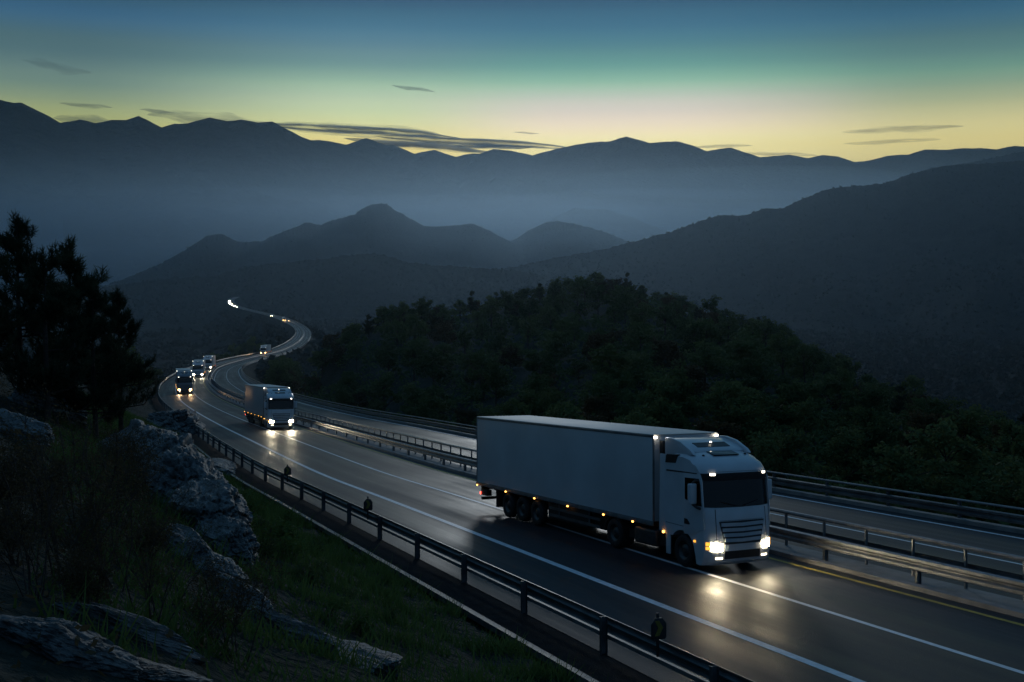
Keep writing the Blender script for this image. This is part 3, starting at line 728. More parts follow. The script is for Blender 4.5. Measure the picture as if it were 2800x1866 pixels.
FLOOR = -105.0
def terrain(X, Y):
    X = np.asarray(X, float); Y = np.asarray(Y, float)
    idx, oc, om = road_coords(X, Y)
    ds = (X - REF[idx, 0]) * TAN[idx, 0] + (Y - REF[idx, 1]) * TAN[idx, 1]
    zr = REF[idx, 2] + TAN[idx, 2] * np.clip(ds, -3, 3) + LAT[idx, 2] * np.clip(om, -12, 18)
    yr = REF[idx, 1]
    nz = np.array([fbm(x * 0.09, y * 0.09, 1.3, 5) for x, y in zip(X, Y)])
    nb = np.array([fbm(x * 0.018, y * 0.018, 5.1, 4) for x, y in zip(X, Y)])
    # hillside on the camera's side
    e = np.maximum(0, -oc - 8.5)
    bank = 0.16 * np.minimum(e, 2) + 0.47 * np.clip(e - 1.5, 0, 10) + 0.30 * np.clip(e - 11.5, 0, 40) + 0.2 * np.clip(e - 51, 0, 200)
    bank = bank + (nz * 0.55 + nb * 1.2) * np.clip(e / 5, 0, 1)
    fall = -0.5 * np.clip(e - 1.0, 0, 200) + nb * 6 * np.clip(e / 25, 0, 1)
    k = smoothstep(150, 250, yr)
    left = bank * (1 - k) + fall * k
    # valley side
    e2 = np.maximum(0, oc - 16.0)
    right = -0.42 * np.clip(e2 - 0.5, 0, 300) + nb * 3.0 * np.clip(e2 / 20, 0, 1)
    z = zr - 0.10 + np.where(oc < 0, left, right)
    z = np.maximum(z, FLOOR + nb * 14)
    # keep clear under the camera
    rc = np.hypot(X, Y)
    z = np.where(rc < 6, np.minimum(z, -1.75 - 0.10 * rc), z)
    # wooded hill across the valley carriageway
    ok = (Y > 5)
    px = 1400 + FPX * X / np.maximum(Y, 5)
    dc, pr = hill_crest(px)
    zc = (HZ - pr) / FPX * dc - 3.2
    start = np.maximum(56.0, 56 + (1500 - px) * 0.075)
    t = np.clip((Y - start) / np.maximum(dc - start, 10), 0, 1.0)
    zb = np.interp(px, [600, 900, 1400, 2000, 2800], [-25, -22, -17.0, -15.0, -15.0])
    hz = zb + (zc - zb) * (t ** 1.25) + nb * 1.5 * t * (1 - t) * 4
    back = np.clip((Y - dc) / 160, 0, 1)
    hz = hz - back ** 1.2 * 75
    side = smoothstep(17.0, 28.0, oc) * smoothstep(600, 830, px) * ok
    hz = np.where(hz > z, z + (hz - z) * side, z)
    z = np.where(oc > 0, hz, z)
    # under the pavement the ground stays below the road
    zin = zr - 0.25
    return np.where((oc > -8.6) & (oc < 16.2), np.minimum(z, zin), z), oc, idx

def polar_ground():
    az = np.radians(np.concatenate([np.linspace(-180, -46, 40, endpoint=False), np.linspace(-46, 46, 300), np.linspace(46, 180, 41)[1:-1]]))
    r = np.concatenate([np.linspace(1.2, 12, 22, endpoint=False), np.geomspace(12, 90, 120, endpoint=False), np.geomspace(90, 700, 150, endpoint=False), np.geomspace(700, 3400, 70)])
    A, R = np.meshgrid(az, r)
    X = (R * np.sin(A)).ravel(); Y = (R * np.cos(A)).ravel()
    z, _, _ = terrain(X, Y)
    n = len(az); m = len(r)
    V = np.stack([X, Y, z], 1)
    i, j = np.meshgrid(np.arange(m - 1), np.arange(n), indexing='ij')
    j2 = (j + 1) % n
    F = np.stack([i*n + j, (i+1)*n + j, (i+1)*n + j2, i*n + j2], -1).reshape(-1, 4)
    ring = np.repeat(r[:-1] > 330, n)
    for name, sel, mm in (('ground', ~ring, M['ground']), ('terrain', ring, M['hill'])):
        o = mesh_np(name, V, F[sel], mm); o['kind'] = 'structure'
polar_ground()
# the plain beyond, one sheet out to the horizon
g = MB(); g.add([(-40000, -8000, -140), (40000, -8000, -140), (40000, 45000, -140), (-40000, 45000, -140)], [(0, 1, 2, 3)])
tag(g.build('valley_floor', M['hill']), kind='structure')

def ground_z(x, y): return float(terrain([x], [y])[0][0])

def hit(px, py, d0=4.0, d1=140.0):
    """where the line of sight through a photo pixel meets the near ground"""
    D = np.geomspace(d0, d1, 160); P = np.array([tuple(at(px, py, d)) for d in D])
    g = terrain(P[:, 0], P[:, 1])[0]; b = np.nonzero(P[:, 2] < g)[0]
    i = b[0] if len(b) else len(D) - 1
    return Vector((P[i, 0], P[i, 1], g[i]))

# ------------------------------------------------------------------ hills and mountains
FORESTS = []
def ridge(name, pts, d0, d1, front, back, m, base=-140, rough=1.0, seed=0, cols=420, tree=0.0, shift=0.0):
    """a ridge whose crest runs through the photo columns/rows of PTS (2353 px wide view), from distance d0 at its left end to d1 at its right end"""
    P = np.array(pts, float) * (2800 / 2353)
    px = np.linspace(P[0, 0], P[-1, 0], cols); py = np.interp(px, P[:, 0], P[:, 1])
    D = np.linspace(d0, d1, cols)
    X = (px - 1400) / FPX * D; Zc = (HZ - py) / FPX * D
    f = np.arange(cols)
    jit = np.array([fbm(x / D.mean() * 60, seed, 0.3, 5) for x in X]) * D * 0.0008 * rough
    bumps = np.array([abs(fbm(x / D.mean() * 520, seed + 3, 0.7, 3)) for x in X]) * tree
    Zc = Zc + jit
    T = np.concatenate([np.linspace(0, 1, 46), 1 + np.linspace(0, 1, 14)[1:]])
    V = []
    for t in T:
        if t <= 1:
            h = 0.30 * t + 0.70 * t ** 1.7
            Y = D - front * (1 - t)
        else:
            h = 1 - 0.85 * (t - 1); Y = D + back * (t - 1)
        amp = 4 * t * max(0, 1 - t) if t <= 1 else 0.4 * min(1, (t - 1) * 4)
        sp = np.array([fbm(x / D.mean() * 8 + 1.6 * t, seed + 9.1, t * 2.2, 5) for x in X])
        fine = np.array([fbm(x / D.mean() * 45, seed + 2.1, t * 6, 4) for x in X])
        H = np.maximum(Zc - base, 10)
        z = base + H * h + H * amp * (0.10 * sp + 0.03 * fine) * rough
        z = z + bumps * max(0.0, 1 - abs(1 - t) * 8)
        xs = X * (Y / D) * 1.0
        V.append(np.stack([xs, Y, z], 1))
    n = cols; k = len(T)
    V = np.concatenate(V)
    i, j = np.meshgrid(np.arange(k - 1), np.arange(n - 1), indexing='ij')
    F = np.stack([i*n + j, i*n + j + 1, (i+1)*n + j + 1, (i+1)*n + j], -1).reshape(-1, 4)
    if tree:
        G = V.reshape(k, n, 3); q = np.random.default_rng(seed); cnt = 9000
        tt = q.uniform(0.10, 1.0, cnt) * 45; ii = tt.astype(int); jj = q.integers(0, n - 1, cnt); fr = (tt - ii)[:, None]; fj = q.random((cnt, 1))
        i2 = np.minimum(ii + 1, k - 1)
        Pn = (G[ii, jj] * (1 - fj) + G[ii, jj + 1] * fj) * (1 - fr) + (G[i2, jj] * (1 - fj) + G[i2, jj + 1] * fj) * fr
        r = q.uniform(1.4, 3.6, cnt)
        FORESTS.append((Pn + np.array([0, 0, 1]) * r[:, None] * 0.7, r))
    return tag(mesh_np(name, V, F, m), kind='structure')

ridge('mountain_range', [(520, 330), (640, 330), (690, 330), (740, 325), (800, 335), (845, 321), (890, 338), (905, 337), (955, 356), (1000, 348), (1048, 363), (1085, 355), (1105, 355), (1135, 345), (1180, 350), (1222, 360), (1280, 345), (1355, 331), (1400, 328), (1437, 317), (1490, 333), (1525, 330), (1550, 328), (1590, 338), (1620, 350), (1675, 342), (1740, 365), (1810, 358), (1850, 367), (1885, 360), (1920, 362), (1957, 375), (1990, 372), (2030, 362), (2080, 359), (2115, 346), (2170, 347), (2240, 343), (2280, 347), (2320, 339), (2353, 342), (2500, 330), (2750, 350)],
      15000, 14000, 5200, 1500, M['mountain'], rough=0.8, seed=11, cols=560)
ridge('mountain_range', [(-400, 250), (-150, 228), (0, 237), (15, 236), (45, 242), (62, 241), (80, 250), (110, 265), (150, 287), (195, 279), (230, 288), (265, 280), (300, 280), (328, 270), (355, 285), (380, 298), (410, 288), (440, 288), (490, 274), (530, 283), (560, 279), (600, 287), (632, 283), (660, 300), (700, 320), (725, 328), (800, 347), (900, 374), (1000, 396), (1060, 408), (1150, 440)],
      9000, 11500, 4200, 1500, M['mountain'], rough=0.8, seed=4, cols=520)
ridge('hill', [(150, 500), (300, 440), (420, 395), (520, 402), (620, 425), (720, 450), (820, 462), (950, 478), (1080, 505)], 7000, 8200, 2600, 900, M['mountain'], rough=0.9, seed=21, cols=260)
ridge('hill', [(960, 470), (1080, 415), (1140, 400), (1220, 412), (1330, 436), (1430, 470)], 10500, 11000, 2000, 900, M['mountain'], rough=0.9, seed=23, cols=200)
ridge('hill', [(1000, 520), (1100, 470), (1180, 455), (1240, 462), (1290, 490), (1330, 520)], 8500, 8500, 1800, 900, M['mountain'], rough=0.9, seed=29, cols=160)
ridge('hill', [(1230, 530), (1275, 500), (1320, 478), (1350, 484), (1385, 481), (1450, 500), (1520, 528), (1580, 560)], 6800, 6800, 1500, 900, M['mountain'], rough=0.9, seed=31, cols=180)
ridge('hill', [(150, 690), (290, 640), (370, 610), (430, 575), (470, 550), (490, 542), (510, 541), (550, 558), (605, 558), (650, 535), (680, 525), (705, 513), (740, 519), (770, 508), (815, 497), (835, 482), (855, 472), (890, 472), (930, 497), (975, 523), (1030, 522), (1085, 516), (1120, 531), (1170, 555), (1230, 590)], 3600, 4300, 1500, 900, M['hill'], rough=1.0, seed=41, cols=420, tree=7)
ridge('hill', [(1060, 600), (1150, 570), (1190, 550), (1215, 532), (1250, 515), (1280, 510), (1330, 519), (1390, 537), (1440, 556), (1540, 590)], 4600, 4400, 1500, 900, M['hill'], rough=1.0, seed=43, cols=220, tree=7)
ridge('hill', [(1020, 650), (1140, 622), (1220, 606), (1300, 590), (1400, 572), (1440, 560), (1470, 555), (1540, 535), (1580, 520), (1620, 506), (1660, 497), (1710, 498), (1730, 492), (1760, 480), (1800, 480), (1850, 457), (1880, 445), (1930, 433), (2020, 427), (2060, 412), (2100, 400), (2150, 388), (2190, 385), (2230, 382), (2353, 372), (2500, 352), (2800, 330)],
      3300, 2700, 1900, 900, M['hill'], rough=1.1, seed=51, cols=460, tree=7)
ridge('hill', [(1950, 470), (2050, 425), (2130, 390), (2200, 381), (2280, 365), (2353, 351), (2500, 325), (2800, 300)], 3900, 3600, 900, 900, M['hill'], rough=1.0, seed=53, cols=240, tree=7)
ridge('hill', [(-60, 700), (100, 680), (330, 650), (400, 642), (480, 638), (560, 620), (640, 606), (750, 597), (830, 585), (880, 588), (950, 608), (1050, 614), (1120, 619), (1200, 626), (1260, 640), (1400, 700), (1500, 760)],
      2900, 2300, 900, 700, M['hill'], base=-128, rough=0.9, seed=61, cols=420, tree=6)

# ------------------------------------------------------------------ trees
def leaf_cloud(centres, radii, per, size, flat=0.7):
    C = []; 
    for c, r in zip(centres, radii):
        n = max(3, int(per * (r ** 2)))
        v = RNG.normal(size=(n, 3)); v /= np.linalg.norm(v, axis=1)[:, None]
        C.append(np.array(c) + v * (r * RNG.uniform(0.55, 1.05, (n, 1))) * np.array([1, 1, flat]))
    C = np.concatenate(C); n = len(C)
    a = RNG.normal(size=(n, 3)); a[:, 2] *= 0.6; a /= np.linalg.norm(a, axis=1)[:, None]
    b = np.cross(a, RNG.normal(size=(n, 3))); b /= np.linalg.norm(b, axis=1)[:, None]
    s = size * RNG.uniform(0.6, 1.3, (n, 1)); w = s * 0.55
    V = np.stack([C - a * s, C + b * w - a * s * 0.1, C + a * s, C - b * w - a * s * 0.1], 1).reshape(-1, 3)
    return V, np.arange(4 * n).reshape(-1, 4)

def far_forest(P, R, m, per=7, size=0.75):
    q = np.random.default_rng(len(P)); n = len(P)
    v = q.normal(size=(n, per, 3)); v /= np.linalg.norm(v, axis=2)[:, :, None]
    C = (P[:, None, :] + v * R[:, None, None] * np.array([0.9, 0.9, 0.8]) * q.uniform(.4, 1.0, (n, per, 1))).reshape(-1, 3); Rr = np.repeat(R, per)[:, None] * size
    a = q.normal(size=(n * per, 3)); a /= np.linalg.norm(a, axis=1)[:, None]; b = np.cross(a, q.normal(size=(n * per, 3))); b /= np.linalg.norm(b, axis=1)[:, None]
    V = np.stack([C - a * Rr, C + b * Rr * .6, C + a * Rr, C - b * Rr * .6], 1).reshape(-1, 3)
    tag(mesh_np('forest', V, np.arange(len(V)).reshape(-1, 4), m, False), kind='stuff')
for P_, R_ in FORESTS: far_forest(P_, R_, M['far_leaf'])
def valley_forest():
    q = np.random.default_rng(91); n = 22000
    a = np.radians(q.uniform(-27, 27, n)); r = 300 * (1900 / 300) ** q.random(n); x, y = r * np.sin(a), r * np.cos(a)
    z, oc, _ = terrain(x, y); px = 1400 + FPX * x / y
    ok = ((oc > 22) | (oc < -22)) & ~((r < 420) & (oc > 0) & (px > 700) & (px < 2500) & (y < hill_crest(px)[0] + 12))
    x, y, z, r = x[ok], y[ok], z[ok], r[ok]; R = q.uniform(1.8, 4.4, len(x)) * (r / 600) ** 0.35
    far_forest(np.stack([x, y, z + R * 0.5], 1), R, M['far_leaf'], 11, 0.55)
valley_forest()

def make_broadleaf(h, wid, seed, m, leaf=0.17, per=95):
    random.seed(seed); root = empty('tree')
    tr = MB(); C = []; R = []
    top = Vector((random.uniform(-.3, .3), random.uniform(-.3, .3), h * 0.72))
    tr.tube([(0, 0, -0.4), (top.x * .4, top.y * .4, h * .35), tuple(top)], [0.05 * h * .5, 0.035 * h * .5, 0.012 * h * .5], 7)
    nb = 15
    for k in range(nb):
        z0 = h * random.uniform(0.14, 0.68); a = k * 2.4 + random.uniform(-.4, .4); up = z0 / h
        L = wid * (1.05 - 0.85 * max(0, up - 0.25)) * random.uniform(0.55, 1.05)
        p0 = Vector((top.x * z0 / h, top.y * z0 / h, z0)); p2 = p0 + Vector((math.cos(a) * L, math.sin(a) * L, h * random.uniform(0.08, 0.26)))
        p1 = p0.lerp(p2, 0.5) + Vector((0, 0, 0.05 * h)); tr.tube([p0, p1, p2], [0.016 * h * .5, 0.01 * h * .5, 0.004 * h * .5], 5)
        for q in range(4):
            f = random.uniform(0.45, 1.1); c = p0.lerp(p2, f) + Vector((random.gauss(0, .22), random.gauss(0, .22), random.gauss(0.1, .18))) * wid * 0.45
            C.append(tuple(c)); R.append(wid * random.uniform(0.16, 0.32))
    for k in range(7): C.append((top.x + random.gauss(0, .2) * wid, top.y + random.gauss(0, .2) * wid, h * random.uniform(.72, .98))); R.append(wid * random.uniform(.16, .28))
    tr.build('trunk', M['bark'], root)
    V, F = leaf_cloud(C, R, per, leaf); mesh_np('crown', V, F, m, False, root)
    return root

def make_pine(h, wid, seed, m, tuft=0.24):
    random.seed(seed); rg = np.random.default_rng(seed); root = empty('pine_tree')
    tr = MB(); tr.tube([(0, 0, -0.5), (0.06 * h * .2, 0, h * 0.5), (0.02, 0.03, h * 0.98)], [0.02 * h, 0.013 * h, 0.004 * h], 8)
    tips = []
    for k in range(int(11 * h ** 0.5)):
        u = random.uniform(0.16, 0.97); z0 = h * u; a = k * 2.399 + random.uniform(-.5, .5)
        L = wid * (0.25 + 0.95 * (1 - u) ** 0.8) * random.uniform(0.6, 1.1); L = min(L, wid)
        p0 = Vector((0, 0, z0)); p1 = p0 + Vector((math.cos(a) * L * .6, math.sin(a) * L * .6, L * 0.05)); p2 = p0 + Vector((math.cos(a) * L, math.sin(a) * L, L * random.uniform(.25, .6)))
        tr.tube([p0, p1, p2], [0.006 * h, 0.004 * h, 0.0015 * h], 5)
        for q in range(9):
            f = 0.3 + 0.7 * q / 8; b = (p0.lerp(p1, f / .6) if f < .6 else p1.lerp(p2, (f - .6) / .4))
            for w in range(2):
                c = b + Vector((random.gauss(0, .2), random.gauss(0, .2), random.uniform(0.0, .3))) * (0.7 + .1 * L); tips.append((c, Vector((random.gauss(0, .35) + math.cos(a) * .4, random.gauss(0, .35) + math.sin(a) * .4, 1.0))))
    for q in range(8): tips.append((Vector((random.gauss(0, .08), random.gauss(0, .08), h * (0.92 + .012 * q))), Vector((0, 0, 1))))
    tr.build('trunk', M['bark'], root)
    V = []; n = 0
    for c, d in tips:
        d = d.normalized()
        k = 26
        ax = rg.normal(size=(k, 3)) * 0.55 + np.array(d) * 0.95; ax /= np.linalg.norm(ax, axis=1)[:, None]
        base = np.array(c) + np.array(d) * rg.uniform(-.12, .32, (k, 1)); L = tuft * rg.uniform(.7, 1.25, (k, 1))
        s = np.cross(ax, rg.normal(size=(k, 3))); s /= np.linalg.norm(s, axis=1)[:, None]
        V.append(np.stack([base - s * 0.016, base + s * 0.016, base + ax * L + s * .006, base + ax * L - s * .006], 1).reshape(-1, 3))
    V = np.concatenate(V); mesh_np('crown', V, np.arange(len(V)).reshape(-1, 4), m, False, root)
    return root

def place(t, x, y, sc, rz, z=None, label=None, cat='tree', group=None, sz=1.0):
    t.location = (x, y, ground_z(x, y) - 0.1 if z is None else z); t.scale = (sc, sc, sc * sz); t.rotation_euler = (0, 0, rz)
    tag(t, label, cat, group)

random.seed(3)
protos = [make_broadleaf(6.2, 2.5, 1, M['leaf']), make_broadleaf(5.2, 2.7, 2, M['leaf']), make_broadleaf(6.8, 2.2, 3, M['leaf']), make_broadleaf(4.6, 2.4, 4, M['dry_leaf']), make_broadleaf(5.6, 2.9, 5, M['leaf'])]
pine_p = make_pine(7.0, 1.9, 8, M['needle'])
used = set()
def fresh(p):
    if p.name in used: return copy_tree(p)
    used.add(p.name); return p

# the wooded hill: positions from a jittered walk over its slope, nearest first
cand = []
random.seed(12)
for _ in range(9000):
    px = random.uniform(690, 2900); dc, _r = hill_crest(px); dc = float(dc)
    d = random.uniform(58, dc + 6); x = (px - 1400) / FPX * d
    cand.append((x, d, px, dc))
X = np.array([c[0] for c in cand]); Y = np.array([c[1] for c in cand])
Z, OC, _ = terrain(X, Y)
kept = []
for (x, y, px, dc), z, oc in sorted(zip(cand, Z, OC), key=lambda q: -q[0][1] if q[0][1] > q[0][3] - 10 else q[0][1]):
    if oc < 19.0: continue
    if y > dc - 10: sp = 3.6
    else: sp = 5.0 + 0.016 * y
    if all((x - a) ** 2 + (y - b) ** 2 > sp * sp for a, b, *_ in kept): kept.append((x, y, z, oc, px, dc))
    if len(kept) >= 330: break
print('hill trees', len(kept), sum(1 for k in kept if k[1] > k[5] - 10), max(k[1] for k in kept if k[1] <= k[5] - 10))
n_tree = 0
for (x, y, z, oc, px, dc) in kept:
    crest = y > dc - 10
    if crest and random.random() < 0.2: p = pine_p; cat = 'pine tree'; lab = 'dark pine standing up from the crest of the wooded hill'; grp = 'pines on the hill crest'; sc = random.uniform(0.4, 0.7)
    elif crest: p = random.choice(protos); cat = 'tree'; lab = 'dark tree on the skyline crest of the wooded hill'; grp = 'trees on the hill crest'; sc = random.uniform(0.5, 0.85)
    elif oc < 27: p = random.choice(protos); cat = 'tree'; lab = 'leafy tree at the foot of the hill just behind the valley guardrail'; grp = 'trees behind the valley guardrail'; sc = random.uniform(0.55, 1.0)
    else: p = random.choice(protos); cat = 'tree'; lab = 'dark leafy tree in the wood covering the middle hill'; grp = 'trees covering the middle hill'; sc = random.uniform(0.6, 1.1)
    place(fresh(p), x, y, sc, random.uniform(0, 6.28), z - 0.2, lab, cat, grp, random.uniform(0.85, 1.15))

# trees by the road beyond the left bend
random.seed(77)
for (px, top, d, lab, grp) in [(640, 945, 470, 'a', 'x'), (665, 930, 480, 'a', 'x'), (690, 922, 490, 'a', 'x'), (715, 934, 500, 'a', 'x'), (612, 958, 460, 'a', 'x'), (735, 948, 505, 'a', 'x'), (590, 968, 450, 'a', 'x'),
                               (400, 985, 205, 'b', 'y'), (370, 960, 190, 'b', 'y'), (345, 935, 180, 'b', 'y'), (425, 1005, 215, 'b', 'y'), (318, 930, 165, 'b', 'y')]:
    q = at(px, top, d); z = ground_z(q.x, q.y); p = random.choice(protos)
    place(fresh(p), q.x, q.y, max(0.35, min(2.2, (q.z - z) / 5.9)), random.uniform(0, 6.28), z - 0.2, 'bushy tree beside the road between the left and the right bend' if lab == 'a' else 'dark tree above the outer guardrail of the left bend', 'tree', 'trees beside the road after the left bend' if lab == 'a' else 'trees above the left bend')

random.seed(31); nx_ = 0
for k in range(120):
    u = random.random(); px = 700 + 165 * u; top = 1040 - 112 * u ** 0.8 + random.uniform(-4, 40) * (1 - .5 * u); d = 145 + 200 * u + random.uniform(-12, 12)
    q = at(px, top, d); z, oc, _ = terrain([q.x], [q.y]); z = float(z[0]); sc = (q.z - z) / 5.9
    if oc[0] < 18.5 or not 0.35 < sc < 1.5: continue
    place(fresh(random.choice(protos)), q.x, q.y, sc, random.uniform(0, 6.28), z - 0.2, 'dark tree between the valley carriageway and the right bend of the road', 'tree', 'trees between the carriageway and the right bend'); nx_ += 1
    if nx_ > 26: break
print('bend trees', nx_)

# undergrowth between the trees
def undergrowth():
    C = []; R = []
    r2 = random.Random(5)
    XX = []; 
    for _ in range(2600):
        px = r2.uniform(690, 2900); dc = float(hill_crest(px)[0]); d = 56 + (dc - 52) * r2.random(); XX.append(((px - 1400) / FPX * d, d))
    XX = np.array(XX); z, oc, _ = terrain(XX[:, 0], XX[:, 1])
    for (x, y), zz, o in zip(XX, z, oc):
        if o > 17.5: C.append((x, y, zz + 0.4)); R.append(r2.uniform(0.7, 1.6) * min(1.0, (o - 15) / 4))
    V, F = leaf_cloud(C, R, 26, 0.30, 0.75)
    tag(mesh_np('undergrowth', V, F, M['leaf'], False), kind='stuff')
undergrowth()
def scrub():
    r2 = random.Random(15); C = []; R = []; P = []
    for _ in range(1500):
        P.append((r2.uniform(-34, 3), r2.uniform(5, 75)))
    P = np.array(P); z, oc, _ = terrain(P[:, 0], P[:, 1])
    for (x, y), zz, o in zip(P, z, oc):
        if -34 < o < -17 and x < -0.12 * y - 1.2: C.append((x, y, zz + 0.05)); R.append(r2.uniform(0.25, 0.75))
    V, F = leaf_cloud(C, R, 150, 0.05, 0.6)
    tag(mesh_np('undergrowth', V, F, M['dry_leaf'], False), kind='stuff')
scrub()

# pines and thicket on the near hillside
random.seed(21)
near_pines = [(44, 600, 50, 'tall dense pine, highest of the clump above the pale rocks'), (186, 674, 54, 'slender pine with a pointed top on the slope beside the tallest one'),
              (-60, 640, 46, 'pine cut by the edge of the view beside the tallest one'), (254, 782, 50, 'small pine below the slender one, a gap of haze behind it'), (322, 802, 58, 'pine with two pointed shoots, second lowest of the clump'),
              (120, 700, 47, 'broad pine between the tallest and the slender one')]
big_pine = [make_pine(8.5, 2.3, 31, M['needle'], 0.30), make_pine(7.5, 2.0, 32, M['needle'], 0.30)]
for k, (px, py, d, lab) in enumerate(near_pines):
    p = at(px, py, d); z = ground_z(p.x, p.y); h = p.z - z
    q = big_pine[k % 2]; hp = (8.5, 7.5)[k % 2]
    place(fresh(q), p.x, p.y, max(0.45, h / hp), random.uniform(0, 6.28), z - 0.1, lab, 'pine tree', 'pines on the near hillside')

def make_shrub(seed, h, wid, m, leaves=500, leaf=0.035):
    random.seed(seed); root = empty('shrub'); tw = MB(); C = []
    for k in range(9):
        a = random.uniform(0, 6.28); lean = random.uniform(.1, .5)
        p = Vector((random.gauss(0, .08), random.gauss(0, .08), -0.1)); d = Vector((math.cos(a) * lean, math.sin(a) * lean, 1)).normalized()
        path = [p.copy()]; L = h * random.uniform(.6, 1.05)
        for s in range(6):
            d = (d + Vector((random.gauss(0, .13), random.gauss(0, .13), random.gauss(0, .08)))).normalized(); p = p + d * L / 6; path.append(p.copy())
            if s > 1:
                for w in range(3):
                    dd = (d + Vector((random.gauss(0, .8), random.gauss(0, .8), random.gauss(0.1, .4)))).normalized(); e = p + dd * wid * random.uniform(.2, .5)
                    tw.tube([p, p.lerp(e, .5) + Vector((0, 0, .03)), e], [0.006, 0.004, 0.002], 4, False); C += [tuple(p.lerp(e, random.uniform(.3, 1.05))) for _ in range(7)]
        tw.tube(path, [0.016 - 0.002 * i for i in range(7)], 5, False)
    tw.build('stem', M['bark'], root)
    V, F = leaf_cloud(C, [0.13 * h ** .5] * len(C), leaves, leaf); mesh_np('foliage', V, F, m, False, root)
    return root
shrubs = [make_shrub(41, 1.7, 1.0, M['dry_leaf'], 190, .022), make_shrub(42, 1.3, 1.1, M['dry_leaf'], 240, .022), make_shrub(43, 2.3, 1.0, M['dry_leaf'], 90, .02)]
# photo column and row of the foot, scale
sh = [(60, 1340, .55), (160, 1320, .5), (250, 1330, .6), (330, 1300, .8), (120, 1450, .9), (230, 1480, .9), (330, 1450, .9), (40, 1560, .8), (180, 1590, .8), (300, 1620, .8), (400, 1560, .8), (90, 1640, .7),
      (640, 1800, .75), (250, 1690, .6), (430, 1720, .6), (380, 1230, 1), (300, 1180, 1.2), (250, 1085, 1.2), (350, 1370, .9), (20, 1440, 1), (430, 1480, .7), (320, 1110, 1.2)]
for k, (px, py, sc) in enumerate(sh):
    p = hit(px, py); low = py >= 1220
    place(fresh(shrubs[k % 3]), p.x, p.y, random.uniform(0.8, 1.15) * sc, random.uniform(0, 6.28), p.z - 0.05,
          'bare-stemmed shrub in the dark thicket between the pale rocks' if low else 'dark shrub on the slope beneath the pine clump', 'shrub', 'shrubs of the dark thicket' if low else 'shrubs beneath the pines')

def make_bush(seed, r, m):
    random.seed(seed); root = empty('bush'); tw = MB(); C = []; R = []
    for k in range(10):
        a = random.uniform(0, 6.28); e = Vector((math.cos(a) * r * random.uniform(.2, .8), math.sin(a) * r * random.uniform(.2, .8), r * random.uniform(.3, .8)))
        tw.tube([(0, 0, -0.05), tuple(e * .5 + Vector((0, 0, .05))), tuple(e)], [.012, .008, .004], 5, False); C.append(tuple(e)); R.append(r * random.uniform(.28, .45))
    tw.build('stem', M['bark'], root); V, F = leaf_cloud(C, R, 900, .045, .8); mesh_np('foliage', V, F, m, False, root); return root
bushes = [make_bush(61, .6, M['blade']), make_bush(62, .5, M['leaf'])]
for k, (px, py, sc) in enumerate([(690, 1420, 1.1), (730, 1470, 1), (760, 1500, 1.2), (720, 1530, .9), (800, 1540, 1), (840, 1600, .8), (670, 1385, 1.1), (880, 1580, .7), (900, 1690, .7), (950, 1650, .6), (990, 1740, .6), (1060, 1700, .5), (780, 1440, .9), (860, 1520, .8)]):
    p = hit(px, py); place(fresh(bushes[k % 2]), p.x, p.y, sc * random.uniform(.85, 1.15), random.uniform(0, 6.28), p.z, 'low green bush on the grassy verge beside the long outcrop', 'bush', 'bushes on the grassy verge')

# ------------------------------------------------------------------ rock outcrops
def make_rock(size, seed, sub=6):
    """weathered, bedded block: a ball cut by planes, then grooved along its beds and roughened"""
    bm = bmesh.new(); bmesh.ops.create_icosphere(bm, subdivisions=sub, radius=1.0)
    sx, sy, sz = size; off = Vector((seed * 7.3, seed * 3.1, seed * 1.7)); rr = random.Random(seed * 13)
    cuts = []
    for _ in range(17):
        n = Vector((rr.gauss(0, .7), rr.gauss(0, 1), rr.gauss(0.2, .8))).normalized(); cuts.append((n, rr.uniform(0.60, 0.92)))
    bed = Vector((rr.uniform(-.25, .25), rr.uniform(-.7, .7), 1)).normalized()
    for v in bm.verts:
        p = v.co.normalized(); r = 1.0
        for n, d in cuts:
            c = n.dot(p)
            if c > 0.05: r = min(r, d / c)
        q = Vector((p.x * 1.6, p.y * 3.0, p.z * 3.0)) * r
        w = noise.fractal(q * 0.8 + off, 1.0, 2.0, 4)
        h = bed.dot(Vector((p.x, p.y, p.z))) * r * 5.5 + w * 0.9
        step = h - math.floor(h); ledge = min(1, step * 2.2) - 0.5
        r *= 1 + 0.05 * ledge + 0.10 * w + 0.045 * noise.fractal(q * 3.1 + off, 0.8, 2.1, 5) - 0.06 * max(0, 1 - abs(noise.noise(q * 1.5 + off)) * 9)
        v.co = Vector((p.x * sx * r, p.y * sy * r, max(p.z * r, -0.5) * sz))
    me = bpy.data.meshes.new('rock'); bm.to_mesh(me); bm.free(); me.polygons.foreach_set('use_smooth', [True] * len(me.polygons))
    try: me.set_sharp_from_angle(angle=math.radians(28))
    except Exception: pass
    me.materials.append(M['rock']); o = bpy.data.objects.new('rock_outcrop', me); COL.objects.link(o); return o
